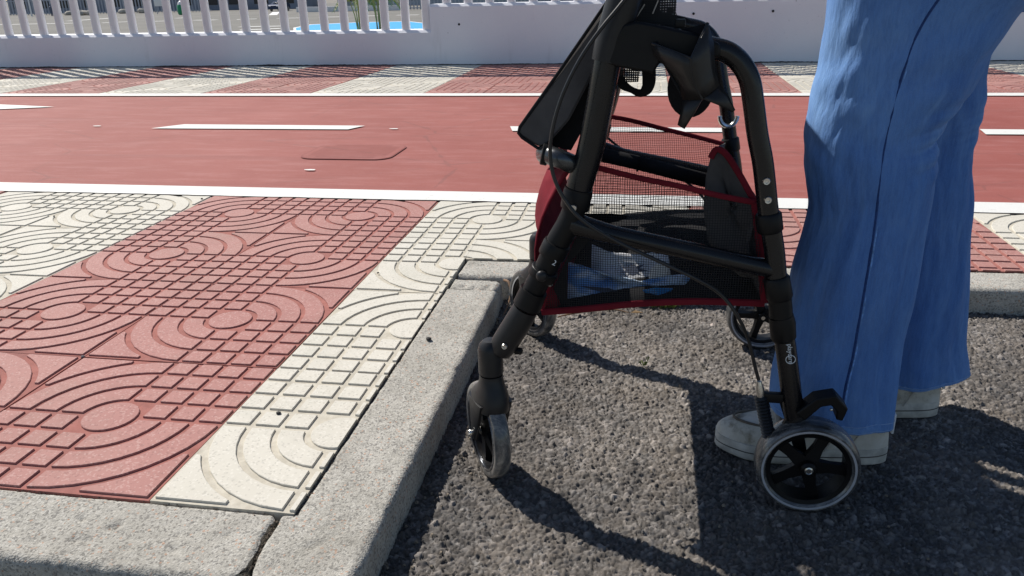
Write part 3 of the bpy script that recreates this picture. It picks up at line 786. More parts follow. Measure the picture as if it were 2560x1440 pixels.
# small things on the lot
e_ = empty('light_pole', (-97.654, 116.970, -2.200), 'thin pale lamp post by the picket fence at the far left', 'lamp post'); p = e_.location
G_().tube([p, p + Vector((0, 0, 3.4))], [.14, .09], 8).obj('pole', WHITE, e_)
G_().box(p + Vector((0, 0, 3.5)), (.9, .3, .12), bev=.03).obj('lamp_head', WHITE, e_)
GREEN = plain('green_paint', (.02, .28, .12), .6)
e_ = empty('bottle_bank', (-66.779, 109.801, -2.200), 'green recycling bin with white domed top on the far side of the lot', 'recycling bin'); p = e_.location
G_().lathe([(.5, 0), (.62, .2), (.62, 1.2), (.5, 1.4)], p, (0, 0, 1), 14).obj('body', GREEN, e_)
G_().lathe([(.5, 1.4), (.42, 1.7), (.2, 1.9), (.05, 1.95)], p, (0, 0, 1), 14).obj('dome', WHITE, e_)
e_ = empty('information_board', (-74.420, 116.581, -2.200), 'white board on two legs in front of the far fence', 'sign'); p = e_.location
G_().box(p + Vector((0, 0, 1.9)), (2.0, .1, 1.5), bev=.02).obj('panel', WHITE, e_)
for s in (-.8, .8): G_().box(p + Vector((s, .12, .9)), (.1, .08, 1.8)).obj('leg', GREYF, e_)
# a person far off
e_ = empty('person', (-94.021, 117.054, -2.200), 'tiny standing figure in dark clothes by the far picket fence', 'person'); p = e_.location
g = G_()
for s in (-1, 1):
    g.tube([p + Vector((s * .10, 0, 0)), p + Vector((s * .1, 0, .45)), p + Vector((s * .09, 0, .85))], [.06, .075, .10], 8)
    g.tube([p + Vector((s * .2, 0, 1.38)), p + Vector((s * .27, 0, 1.1)), p + Vector((s * .26, -.05, .82))], [.05, .045, .035], 8)
g.tube([p + Vector((0, 0, .8)), p + Vector((0, 0, 1.1)), p + Vector((0, 0, 1.4)), p + Vector((0, 0, 1.5))], [.17, .16, .2, .06], 10)
g.ball(p + Vector((0, 0, 1.64)), .11, 10, (.9, 1, 1.15)); g.obj('body', INK, e_)
# parked car, rear three-quarter
def car(p, label):
    e_ = empty('parked_car', p, label, 'car'); p = Vector(p); CP = plain('dark_blue_car_paint', (.012, .03, .085), .25, .3); GL = plain('car_glass', (.02, .025, .03), .1)
    sec = [(-2.1, .35), (-2.1, .85), (-1.9, 1.0), (-1.1, 1.05), (-.55, 1.42), (.75, 1.48), (1.5, 1.1), (2.05, 1.0), (2.1, .4)]
    g = G_(); rows = [[(p.x + s * (.86 - (.16 if z > 1.1 else 0)), p.y + x, p.z + z) for x, z in sec] for s in (-1, -.8, .8, 1)]
    rows[0] = [(a * 1, b, c) for a, b, c in rows[0]]
    g.grid(rows); g.add(rows[0], [tuple(range(9))]); g.add(rows[-1], [tuple(range(9))]); g.obj('body', CP, e_)
    G_().add([(p.x - .6, p.y - 1.06, p.z + 1.08), (p.x + .6, p.y - 1.06, p.z + 1.08), (p.x + .55, p.y - .6, p.z + 1.40), (p.x - .55, p.y - .6, p.z + 1.40)], [(0, 1, 2, 3)]).obj('windscreen', GL, e_, solid=.02)
    for s in (-1, 1):
        G_().box((p.x + s * .62, p.y - 2.1, p.z + .78), (.32, .08, .14), bev=.02).obj('headlight', WHITE, e_)
        for q in (-1.3, 1.35):
            w_ = G_().lathe([(.20, -.1), (.32, -.1), (.33, 0), (.32, .1), (.2, .1)], (p.x + s * .78, p.y + q, p.z + .33), (1, 0, 0), 18).obj('wheel', TYRE, e_)
car((-56.966, 121.268, -2.200), 'dark blue car parked facing the camera at the far edge of the lot')
e_ = G_().box(((-62 + -40) / 2 + 9, 112, LZ + .35), (16, .3, .7), bev=.03).obj('low_wall', FENCEW, smooth=0); tag(e_, 'long low white wall in front of the far warehouse', 'wall')


# ------------------------------------------------------------------ the walking frame
YN, YR = .205, .725                        # planes of the two side frames
rol = empty('rollator', (.67, .465, G0), 'black four wheeled walking frame with red trimmed mesh shopping bag, standing in the kerb bay', 'walking frame')
AX = Vector((-.867, -.5, 0)).normalized()          # axle of the swivelled front wheels
def wheel(c, r, ax, wdt, name, spokes=5, ringr=.80, rot=0):
    """a wheel part with its tyre, rim, stripe and hub cap; ax points to the outer face"""
    c = Vector(c); ax = Vector(ax).normalized(); h = wdt / 2; ri = r * .80
    a = Vector((0, 0, 1)); b = ax.cross(a)
    g = G_(); g.lathe([(r * .13, -h * .9), (r * .15, h * .8), (r * .10, h * .95), (r * .0, h * .97)], c, ax, 24)
    for k in range(spokes):
        t = rot + 2 * math.pi * k / spokes; d = a * math.cos(t) + b * math.sin(t); s = ax.cross(d)
        p0 = c + d * r * .12; p1 = c + d * ri * .97
        rows = []
        for p, hw, hh in ((p0, .0105, .008), ((p0 + p1) / 2, .0075, .006), (p1, .0085, .006)):
            rows.append([p + s * hw + ax * hh, p - s * hw + ax * hh, p - s * hw * .7 - ax * hh, p + s * hw * .7 - ax * hh])
        g.grid(rows, True, True)
    rim = g.obj(name, PLAST, rol)
    G_().lathe([(ri * .90, -h * .75), (ri * .90, h * .75), (ri, h * .85), (ri * 1.02, h * .5), (ri * 1.02, -h * .5), (ri, -h * .85)], c, ax, 56, True).obj('rim', PLAST, rim)
    prof = []
    for k in range(17):
        t = math.pi * k / 16; prof.append((r - (.008 if ax.z == 0 else .008) + .008 * math.sin(t) ** .6, h * math.cos(t)))
    prof = [(ri * 1.0, h * .78), (r - .011, h * .98)] + prof[1:-1] + [(r - .011, -h * .98), (ri * 1.0, -h * .78)]
    G_().lathe(prof, c, ax, 72, True).obj('tyre', TYRE, rim)
    rs = r * ringr
    for sgn in (1, -1):
        G_().lathe([(rs, sgn * h * 1.0), (rs + .0030, sgn * h * 1.02), (rs + .0030, sgn * h * .85), (rs, sgn * h * .8)], c, ax, 64, True).obj('stripe_ring', STRIPE if ringr > .8 else CHROME, rim)
    G_().lathe([(r * .085, h * .7), (r * .085, h * .99), (r * .06, h * 1.03), (r * .045, h * .96), (0.0005, h * .95)], c, ax, 18).obj('hub_cap', STEEL, rim)
    return rim
def bolt(p, ax, r=.0055, parent=None):
    G_().lathe([(r, 0), (r, .0015), (r * .8, .0032), (r * .5, .0030), (r * .42, .0012), (.0003, .001)], p, ax, 14).obj('bolt', STEEL, parent or rol)

def P2(pts, y): return [(p[0], y, p[2]) for p in pts]
FRONT = [(0.628, 0.205, 0.656), (0.623, 0.205, 0.621), (0.607, 0.205, 0.561), (0.598, 0.205, 0.506), (0.587, 0.205, 0.449), (0.573, 0.205, 0.399), (0.567, 0.205, 0.371), (0.559, 0.205, 0.348), (0.545, 0.205, 0.323), (0.528, 0.205, 0.284), (0.515, 0.205, 0.260), (0.501, 0.205, 0.227), (0.488, 0.205, 0.202), (0.468, 0.205, 0.168), (0.460, 0.205, 0.155)]
REAR = [(0.693, 0.205, 0.581), (0.734, 0.205, 0.573), (0.752, 0.205, 0.567), (0.767, 0.205, 0.554), (0.778, 0.205, 0.535), (0.785, 0.205, 0.507), (0.793, 0.205, 0.470), (0.803, 0.205, 0.433), (0.814, 0.205, 0.377), (0.819, 0.205, 0.356), (0.828, 0.205, 0.318), (0.836, 0.205, 0.272), (0.843, 0.205, 0.241), (0.849, 0.205, 0.211), (0.856, 0.205, 0.182), (0.873, 0.205, 0.100), (0.880, 0.205, 0.073)]
def lerp3(a, b, t): return tuple(x + (y - x) * t for x, y in zip(a, b))
def collar(path, i, j, r, y, mat=None, name='clamp_collar', lip=True):
    a, b = Vector(P2([path[i]], y)[0]), Vector(P2([path[j]], y)[0]) if isinstance(j, int) else Vector(P2([j], y)[0])
    ax = (b - a); L = ax.length
    pr = [(r * .9, 0), (r, .001), (r, L * .15), (r * 1.03, L * .2), (r * 1.03, L * .9), (r, L), (r * .88, L + .0005)]
    return G_().lathe(pr, a, ax, 28).obj(name, mat or PLAST, rol)
AXN, AXF = AX, Vector((-.73, -.68, 0)).normalized()
def side_frame(y, s):
    """s = -1: this side faces the camera"""
    f = P2(FRONT, y); q = P2(REAR, y); AX = AXN if s < 0 else AXF
    G_().tube(f[:7], [.0172] * 7, 24, smooth=5).obj('front_tube', TUBE, rol)
    low = G_().tube([f[5], f[6], f[7], f[8], f[9], f[10], f[11]], [.0150, .0158, .0168, .0165, .0160, .0162, .0165], 22, smooth=5).obj('lower_front_tube', PLAST, rol)
    G_().tube(q, [.0130] * 9 + [.0130, .0130, .0132, .0134, .0136, .0138, .0139, .0139], 22, smooth=4).obj('rear_tube', TUBE, rol)
    collar(FRONT, 5, 6, .0188, y)
    bolt((f[6][0] + .001, y + s * .0192, f[6][2] + .006), (0, s, 0), .0045)
    collar(FRONT, 8, (0.536, 0.205, 0.303), .0185, y)
    c = collar(FRONT, 9, (0.521, 0.205, 0.271), .0192, y)
    kx = (0.525, 0.205, 0.280)
    G_().ball((kx[0], y + s * .0195, kx[2]), .0080, 16, (1, .7, 1)).obj('push_button', PLASTG, c)
    sc_ = (0.536, 0.205, 0.264); bolt((sc_[0] - .002, y + s * .006, sc_[2]), (1, s * .5, .2), .004)
    c = G_().tube([f[11], lerp3(f[11], f[10], .75)], [.0205, .0195], 26).obj('clamp_collar', PLAST, rol)
    G_().tube([lerp3(f[11], f[12], .15), f[12], f[13], f[14]], [.0182, .0195, .0195, .0175], 26, smooth=3).obj('caster_arm', PLASTG, rol)
    bx = (0.470, 0.205, 0.169); bolt((bx[0] + .001, y + s * .0198, bx[2] + .003), (0, s, 0), .0045)
    # swivel housing and fork
    hx = .446; hz = (0.450, 0.205, 0.168)[2]; z1 = (0.449, 0.205, 0.117)[2]
    G_().lathe([(.003, hz + .004), (.010, hz + .003), (.0158, hz - .003), (.0183, hz - .011), (.0183, z1 + .002), (.0165, z1)], (hx, y, 0), (0, 0, 1), 30).obj('swivel_housing', PLASTG, rol)
    T_ = Vector((-AX.y, AX.x, 0)); C = Vector((hx, y, 0)); zc = G0 + .078
    g = G_(); rows = []
    ztop = z1 - .001
    for z, la, lt, off in ((ztop, .0172, .0172, 0), (ztop - .008, .0178, .018, 0), (ztop - .018, .0198, .024, .000), (ztop - .028, .0235, .032, -.004), (ztop - .038, .0262, .040, -.008), (ztop - .048, .0272, .045, -.012), (ztop - .055, .0272, .046, -.014)):
        rows.append([C + T_ * off + AX * (la * math.cos(t)) * (abs(math.cos(t)) ** -.15 if abs(math.cos(t)) > .1 else 1) + T_ * (lt * math.sin(t)) + Vector((0, 0, z)) for t in [2 * math.pi * k / 32 for k in range(32)]])
    g.grid(rows, True, True)
    for sd in (1, -1):
        rows = []
        for z, cw, off, th in ((ztop - .042, .027, -.008, .0045), (ztop - .055, .025, -.012, .0045), (ztop - .072, .020, -.015, .0042), (ztop - .090, .015, -.018, .004), (G0 + .076 - .004, .0095, -.020, .004), (G0 + .076 - .012, .006, -.020, .0035)):
            c0 = C + AX * sd * .0225 + T_ * off + Vector((0, 0, z))
            rows.append([c0 + T_ * cw * a + AX * th * b for a, b in ((1, .5), (.7, 1), (-.7, 1), (-1, .5), (-1, -.5), (-.7, -1), (.7, -1), (1, -.5))])
        g.grid(rows, True, True)
    g.obj('fork', PLASTG, rol, smooth=50)
    wc = Vector((hx - .002, y, G0 + .076)) - T_ * .020
    wheel(wc, .076, AX, .025, 'front_wheel', 5, .78, .5)
    G_().lathe([(.004, -.0275), (.004, .0275)], wc, AX, 10).obj('axle', STEEL, rol); bolt(wc + AX * .0275, AX, .0050); bolt(wc - AX * .0275, -AX, .0050)
    G_().lathe([(.005, 0), (.0055, .010), (.003, .012)], (bx[0] + .012, y - .0, bx[2] - .012), (1, -.1, -.1), 10).obj('stop_pin', PLAST, rol)
    # cross bar with a spread root at the front
    cb = [(0.563, 0.205, 0.351), (0.590, 0.205, 0.343), (0.628, 0.205, 0.334), (0.707, 0.205, 0.319), (0.786, 0.205, 0.303), (0.831, 0.205, 0.294)]
    G_().tube(P2(cb, y), [.0170, .0140, .0124, .0122, .0120, .0120], 20, smooth=4).obj('side_bar', TUBE, rol)
    # collars on the rear leg
    a = (0.815, 0.205, 0.371); b = (0.820, 0.205, 0.346); c_ = (0.833, 0.205, 0.285); d = (0.841, 0.205, 0.254); e = (0.845, 0.205, 0.229); f_ = (0.848, 0.205, 0.218); g2 = (0.851, 0.205, 0.198)
    G_().tube(P2([a, lerp3(a, b, .1), lerp3(a, b, .9), b], y), [.0148, .0166, .0166, .0148], 24).obj('clamp_collar', PLAST, rol)
    G_().tube(P2([c_, lerp3(c_, d, .1), lerp3(c_, d, .9), d], y), [.0152, .0172, .0172, .0160], 24).obj('clamp_collar', PLAST, rol)
    G_().tube(P2([d, e], y), [.0152, .0154], 24).obj('sleeve', PLAST, rol)
    G_().tube(P2([e, f_, g2, lerp3(g2, REAR[14], .2)], y), [.0160, .0172, .0168, .0142], 24).obj('clamp_collar', PLAST, rol)
    for p in ((0.807, 0.205, 0.415), (0.811, 0.205, 0.391)):
        bolt((p[0], y + s * .0127, p[2]), (0, s, 0), .0050)
    # rear wheel, brake and foot bracket
    wc = Vector((.9085 - (.008 if s < 0 else 0), y + (-.008 if s < 0 else .012), G0 + .0715))
    wheel(wc, .0715, (0, s, 0), .040, 'rear_wheel', 5, .855, math.pi + .25)
    ya = y + .012
    fk = G_(); fk.prism([(q[15][0] - .018, q[15][2]), (q[15][0] + .016, q[15][2]), (q[16][0] + .012, q[16][2] - .01), (wc.x + .008, wc.z - .010), (wc.x - .008, wc.z - .008)], wc.y + .019, wc.y + .023)
    fk.obj('axle_plate', PLAST, rol, bevel=.001)
    G_().lathe([(.004, -.020), (.004, .020)], wc, (0, 1, 0), 10).obj('axle', STEEL, rol)
    br = [(0.882, 0.190, 0.087), (0.903, 0.190, 0.111), (0.922, 0.190, 0.116), (0.935, 0.190, 0.102), (0.933, 0.190, 0.086)]
    rows = []
    for i, p in enumerate(br):
        hh = (.011, .010, .011, .010, .006)[i]
        t = Vector(br[min(i + 1, 4)]) - Vector(br[max(i - 1, 0)]); n = Vector((-t.z, 0, t.x)).normalized() * hh * .75
        rows.append([Vector((p[0], y - .020, p[2])) + n, Vector((p[0], y + .004, p[2])) + n, Vector((p[0], y + .004, p[2])) - n, Vector((p[0], y - .020, p[2])) - n])
    G_().grid(rows, True, True).obj('brake_pedal', PLAST, rol, bevel=.002)
    pb = (0.920, 0.185, 0.103); G_().ball((pb[0], y - .021, pb[2]), .0022, 8).obj('rivet', STEEL, rol)
    k = [(0.832, 0.205, 0.108), (0.859, 0.205, 0.107)]
    G_().box(((k[0][0] + k[1][0]) / 2, y - .004, (k[0][2] + k[1][2]) / 2), (abs(k[1][0] - k[0][0]), .010, .014), bev=.002).obj('cable_bracket', PLAST, rol)
    # adjuster and rubber boot
    t0, t1 = (0.825, 0.205, 0.132), (0.829, 0.205, 0.109); t2 = (0.846, 0.205, 0.045)
    G_().tube(P2([t0, lerp3(t0, t1, .5), t1], y - .006), [.003, .0058, .0052], 14).obj('cable_adjuster', STEEL, rol)
    n = 13; rows_p = []; rr = []
    for i in range(n * 2 + 1):
        rows_p.append(lerp3(t1, t2, i / (2 * n))); rr.append(.0095 if i % 2 else .0062)
    G_().tube(P2(rows_p, y - .006), rr, 16).obj('rubber_boot', CABLE, rol, smooth=20)
    G_().tube([(t2[0], y - .006, t2[2]), (t2[0] + .02, y - .004, t2[2] + .012), (q[16][0], y, q[16][2] + .004)], [.006, .009, .012], 10, smooth=3).obj('brake_shoe', PLAST, rol)
    # handle tube up to the grip
    up = [FRONT[1], FRONT[0], (.66, 0, .74), (.70, 0, .82), (.76, 0, .865), (.88, 0, .872)]
    G_().tube(P2(up, y + s * .0), [.0135] * 6, 18, smooth=4).obj('handle_tube', TUBE, rol)
    G_().tube([(.79, y, .870), (.81, y, .871), (.90, y, .873), (.905, y, .873)], [.015, .019, .018, .012], 18, smooth=2).obj('grip', PLAST, rol)
    G_().tube([(.74, y, .845), (.78, y, .835), (.86, y, .828), (.90, y, .822)], [.008, .006, .006, .007], 10, smooth=3).obj('brake_lever', PLAST, rol)
side_frame(YN, -1)
side_frame(YR, 1)

# seat brackets
def bracket(y, s):
    poly = [(0.600, 0.200, 0.561), (0.619, 0.200, 0.554), (0.646, 0.200, 0.549), (0.663, 0.200, 0.546), (0.666, 0.200, 0.552), (0.670, 0.200, 0.559), (0.694, 0.200, 0.562), (0.727, 0.200, 0.562), (0.740, 0.200, 0.565), (0.739, 0.200, 0.579), (0.720, 0.200, 0.589), (0.689, 0.200, 0.596), (0.663, 0.200, 0.602), (0.641, 0.200, 0.606), (0.625, 0.200, 0.603), (0.611, 0.200, 0.584)]
    b = G_().prism([(p[0], p[2]) for p in poly], y + s * .020, y - s * .012).obj('seat_bracket', PLAST, rol, bevel=.003)
    sl = [(0.607, 0.205, 0.559), (0.613, 0.205, 0.589), (0.624, 0.205, 0.627), (0.629, 0.205, 0.652)]
    G_().tube(P2(sl, y), [.0203, .0208, .0214, .0216], 26, smooth=2).obj('sleeve', PLASTG, b)
    t = (0.692, 0.200, 0.602); G_().box((t[0], y, t[2]), (.012, .012, .010), bev=.0015).obj('tab', PLAST, b)
bracket(YN, -1); bracket(YR, 1)

# the stick holder clipped to the near side: a scooped shell with two tongues
def holder():
    L = [(0.660, 0.180, 0.581), (0.664, 0.180, 0.567), (0.681, 0.180, 0.552), (0.694, 0.180, 0.534), (0.700, 0.180, 0.516)]
    Cc = [(0.704, 0.152, 0.566), (0.705, 0.154, 0.555), (0.708, 0.158, 0.542), (0.714, 0.162, 0.530), (0.721, 0.165, 0.519)]
    R = [(0.722, 0.178, 0.603), (0.730, 0.178, 0.579), (0.732, 0.178, 0.562), (0.734, 0.178, 0.548), (0.740, 0.178, 0.533)]
    def bow(a, b, k, n=5):
        a, b = Vector(a), Vector(b); return [a + (b - a) * t + Vector((0, -k * .45 * math.sin(math.pi * t), 0)) for t in np.linspace(0, 1, n)]
    g = G_()
    g.grid([bow(a, b, .006) for a, b in zip(L, Cc)]); g.grid([bow(a, b, .006) for a, b in zip(Cc, R)])
    tl = [(0.700, 0.180, 0.516), (0.698, 0.180, 0.501), (0.695, 0.178, 0.486)]; tr = [(0.721, 0.165, 0.519), (0.713, 0.170, 0.501), (0.703, 0.176, 0.482)]
    g.grid([bow(a, b, .004) for a, b in zip(tl, tr)])
    ul = [(0.721, 0.165, 0.519), (0.740, 0.170, 0.511), (0.757, 0.176, 0.502)]; ur = [(0.740, 0.178, 0.533), (0.750, 0.178, 0.522), (0.760, 0.178, 0.504)]
    g.grid([bow(a, b, .004) for a, b in zip(ul, ur)])
    HM = plain('warm_grey_plastic', (.016, .015, .015), .40, 0, .1, 50, .1, 900, .4)
    h = g.obj('stick_holder', HM, rol, smooth=32, solid=.0028)
    G_().tube([L[0], Cc[0], R[0]], .0021, 8).obj('rim_lip', TUBE, h); G_().tube(Cc, .0016, 8, smooth=3).obj('crease', PLASTG, h)
    bk = G_(); bl_ = [(0.660, 0.180, 0.581), (0.689, 0.208, 0.594), (0.722, 0.178, 0.603)]; bb = [(0.700, 0.180, 0.516), (0.721, 0.205, 0.515), (0.740, 0.178, 0.533)]
    bk.grid([[lerp3(a, b, t) for a, b in zip(bl_, bb)] for t in np.linspace(0, 1, 5)]); bk.obj('back_shell', WEB, h, smooth=60, solid=.002)
    c = (0.716, 0.230, 0.516)
    rows = []
    for i in range(9):
        t = math.pi / 2 * i / 8; rows.append([(c[0] - .004 + .030 * math.cos(t) * math.cos(q), c[1] + .03 + .030 * math.sin(t), c[2] + .004 + .038 * math.cos(t) * math.sin(q)) for q in [2 * math.pi * k / 28 for k in range(28)]])
    G_().grid(rows, True, True).obj('cup', WEB, h, smooth=50)
holder()
# latch at the head of the far rear leg
lp = (0.807, 0.700, 0.416)
g = G_(); g.tube([(lp[0] + .016 * math.cos(t), .70, lp[2] + .019 * math.sin(t)) for t in np.linspace(-math.pi, 0, 10)], .0042, 8); g.obj('latch', STEEL, rol)
# webbing loop under the seat
wl = [(0.620, 0.240, 0.537), (0.625, 0.240, 0.527), (0.637, 0.240, 0.520), (0.648, 0.240, 0.516), (0.656, 0.240, 0.522), (0.658, 0.240, 0.532), (0.657, 0.240, 0.547)]
G_().tube(wl, [.0055, .006, .004, .005, .0075, .0085, .009], 8, flat=.35, smooth=5).obj('webbing_loop', WEB, rol)
g = G_(); a, b = (0.618, 0.300, 0.541), (0.646, 0.300, 0.540); a2, b2 = (0.620, 0.300, 0.523), (0.644, 0.300, 0.523)
g.grid([[a, b], [a2, b2]]); g.obj('mesh_flap', NETF, rol)

# near and far brake cables
def cable(y, s):
    pts = [(.70, y + s * .03, .80), (0.654, 0.170, 0.668), (0.626, 0.170, 0.630), (0.599, 0.170, 0.598), (0.575, 0.170, 0.564), (0.555, 0.170, 0.524), (0.543, 0.170, 0.485), (0.539, 0.170, 0.450), (0.545, 0.170, 0.417), (0.561, 0.170, 0.387), (0.584, 0.170, 0.362), (0.624, 0.180, 0.335), (0.676, 0.180, 0.311), (0.726, 0.180, 0.288), (0.762, 0.190, 0.263), (0.787, 0.190, 0.232), (0.806, 0.197, 0.192), (0.817, 0.199, 0.155), (0.824, 0.199, 0.134)]
    k = y - YN; pts = [(p[0], p[1] if i == 0 else (p[1] + k if s < 0 else 2 * YR - (p[1] + k)), p[2]) for i, p in enumerate(pts)]
    G_().tube(pts, .0025, 10, smooth=4).obj('brake_cable', CABLE, rol)
cable(YN, -1)
cable(YR, 1)
# front cross tube, bowed ahead of the legs
ct = [(0.566, 0.210, 0.428), (0.548, 0.200, 0.438), (0.532, 0.215, 0.440), (0.522, 0.250, 0.434)]
q0 = ct[3]; pts = [ct[0], ct[1], ct[2], q0, (q0[0], .30, q0[2]), (q0[0], .63, q0[2]), (q0[0], .68, q0[2]), (ct[2][0], .715, ct[2][2]), (ct[1][0], .73, ct[1][2]), (ct[0][0], .72, ct[0][2])]
G_().tube(pts, .0125, 20, smooth=5).obj('front_cross_tube', plain('grey_sheen_metal', (.09, .095, .10), .28, .8, .2, 60), rol)
G_().lathe([(.0130, 0), (.0148, .001), (.0148, .009), (.0130, .010)], ct[2], (-1, -.1, .22), 22).obj('end_band', PLAST, rol)

# ------------------------------------------------------------------ soft parts
# folding back panel hanging over the front
pp = [(0.632, 0.240, 0.672), (0.604, 0.240, 0.629), (0.544, 0.240, 0.545), (0.490, 0.240, 0.472), (0.488, 0.240, 0.464), (0.493, 0.240, 0.458), (0.514, 0.240, 0.444), (0.523, 0.240, 0.446), (0.555, 0.240, 0.481), (0.591, 0.240, 0.545), (0.624, 0.240, 0.601), (0.647, 0.240, 0.656)]
g = G_(); ys = np.linspace(.232, .70, 14); rows = []
cxm = sum(p[0] for p in pp) / len(pp); czm = sum(p[2] for p in pp) / len(pp)
for i, y in enumerate(ys):
    e_ = .97 + .03 * math.sin(math.pi * min(1, (i + .0) / 2.0) / 2) if i < 2 else (.97 + .03 * math.sin(math.pi * min(1, (13 - i) / 2) / 2) if i > 11 else 1)
    rows.append([(cxm + (p[0] - cxm) * (e_ if i in (0, 13) else 1) + .003 * math.sin(y * 30 + j), y, czm + (p[2] - czm) * (e_ if i in (0, 13) else 1)) for j, p in enumerate(pp)])
g.grid(rows, True, True); fp = g.obj('back_panel', FAB_GRY, rol, smooth=50)
fp.modifiers.new('s', 'BEVEL').width = .004
G_().tube([(cxm + (p[0] - cxm) * .985, .2325, czm + (p[2] - czm) * .985) for p in pp[1:8]], .0022, 8).obj('piping', FAB_BLK, fp)
# black inner side seen behind the front tube
ip = [(0.593, 0.270, 0.555), (0.552, 0.270, 0.477), (0.523, 0.270, 0.444), (0.557, 0.270, 0.437), (0.579, 0.270, 0.477), (0.599, 0.270, 0.540)]
G_().prism([(p[0], p[2]) for p in ip], .26, .69).obj('inner_lining', FAB_BLK, fp, smooth=0)
# seat of black mesh cloth above the side brackets
g = G_(); rows = []
for i in range(13):
    y = .235 + .46 * i / 12; sag = .018 * math.sin(math.pi * i / 12)
    rows.append([(.622 + .03 * (j / 8) ** 2 + sag * math.sin(math.pi * j / 8), y, .648 + .10 * j / 8) for j in range(9)])
g.grid(rows); st = g.obj('seat', FAB_BLK, rol, solid=.014)
mp = [(0.639, 0.235, 0.633), (0.687, 0.235, 0.637), (0.687, 0.235, 0.614), (0.693, 0.235, 0.599), (0.695, 0.235, 0.593), (0.664, 0.235, 0.599), (0.638, 0.235, 0.605)]
G_().prism([(p[0], p[2]) for p in mp], .226, .232).obj('mesh_side', NETF, st, smooth=0)
mp2 = [(0.639, 0.250, 0.633), (0.667, 0.250, 0.637), (0.667, 0.250, 0.614), (0.664, 0.250, 0.599), (0.638, 0.250, 0.604)]
G_().prism([(p[0], p[2]) for p in mp2], .245, .252).obj('side_lining', FAB_BLK, st, smooth=0)
for (a, b) in (((0.665, 0.220, 0.628), (0.659, 0.220, 0.613)), ((0.649, 0.220, 0.624), (0.639, 0.220, 0.608))):
    G_().tube([a, b], .0008, 6).obj('cord', LACE, st)
# back strap above the seat
G_().tube([(.70, .21, .80), (.62, .25, .79), (.585, .46, .785), (.62, .68, .79), (.70, .72, .80)], .034, 14, flat=.25, smooth=6, up=(1, 0, 0)).obj('back_strap', FAB_BLK, rol)

# shopping bag: netting sides, dark lining, red binding
bag = G_()
NT = [(0.592, 0.235, 0.420), (0.651, 0.235, 0.406), (0.704, 0.235, 0.396), (0.757, 0.235, 0.384), (0.802, 0.235, 0.376)]
NB = [(0.518, 0.235, 0.207), (0.574, 0.235, 0.214), (0.658, 0.235, 0.227), (0.741, 0.235, 0.234), (0.827, 0.235, 0.235)]
FT = [(0.583, 0.690, 0.417), (0.631, 0.690, 0.408), (0.691, 0.690, 0.393), (0.750, 0.690, 0.379), (0.800, 0.690, 0.366)]
FB = [(p[0], .69, p[2] + .004) for p in NB]
def wall_rows(a, b, n, bulge, ph):
    return [[tuple(Vector(lerp3(p, q, t / n)) + Vector((0, bulge * math.sin(math.pi * t / n) * (1 + .4 * math.sin(i * 1.7 + ph)), 0))) for i, (p, q) in enumerate(zip(a, b))] for t in range(n + 1)]
def dens(P, k=4):
    return [tuple(v) for v in spline([Vector(p) for p in P], [1] * len(P), k)[0]]
NTd, NBd, FTd, FBd = dens(NT), dens(NB), dens(FT), dens(FB)
bagp = G_().grid(wall_rows(NTd, NBd, 8, -.006, 0)).obj('shopping_bag', NET, rol, smooth=60)
G_().grid(wall_rows(FTd, FBd, 8, .006, 1)).obj('far_netting', NET, bagp, smooth=60)
# rear panel of dark cloth, folded inwards at the top
ra = [(0.803, 0.235, 0.375), (0.795, 0.300, 0.388), (0.789, 0.420, 0.387), (0.783, 0.560, 0.383), (0.800, 0.690, 0.368)]
rb = [(NB[4][0] - .003 * i, a[1], NB[4][2] + .003) for i, a in enumerate(ra)]
rad, rbd = dens(ra), dens(rb)
G_().grid([[tuple(Vector(lerp3(p, q, t / 10)) + Vector((-.012 * math.sin(math.pi * t / 10) + .004 * math.sin(j * .9 + t), 0, 0))) for j, (p, q) in enumerate(zip(rad, rbd))] for t in range(11)]).obj('rear_panel', FAB_GRY, bagp, smooth=60, solid=.002)
sp_ = [(0.742, 0.300, 0.425), (0.762, 0.400, 0.414), (0.778, 0.300, 0.416), (0.801, 0.238, 0.379)]; sb_ = [(0.736, 0.260, 0.388), (0.743, 0.260, 0.338), (0.749, 0.260, 0.309), (0.764, 0.250, 0.295)]
sq = [(0.739, 0.262, 0.404), (0.743, 0.262, 0.429), (0.750, 0.262, 0.441), (0.763, 0.262, 0.434), (0.780, 0.256, 0.411), (0.792, 0.250, 0.392), (0.803, 0.242, 0.374), (0.808, 0.242, 0.345), (0.817, 0.242, 0.300), (0.823, 0.242, 0.265), (0.793, 0.250, 0.267), (0.760, 0.258, 0.292), (0.747, 0.262, 0.314), (0.738, 0.262, 0.360)]
cq = Vector((sum(p[0] for p in sq) / len(sq), .262, sum(p[2] for p in sq) / len(sq)))
g = G_(); rws = []
for t in (1, .8, .6, .4, .2, .04): rws.append([tuple(cq + (Vector(p) - cq) * t + Vector((0, .004 * math.sin(p[0] * 260 + t * 3) * (1 - t) * 2, 0))) for p in sq])
g.grid(rws, True); g.obj('side_gusset', FAB_GRY, bagp, smooth=60, solid=.0015)
G_().tube(dens([tuple(Vector(p) + Vector((0, -.003, 0))) for p in sq[1:7]], 4), .0042, 8, flat=.6).obj('binding', FAB_RED, bagp)
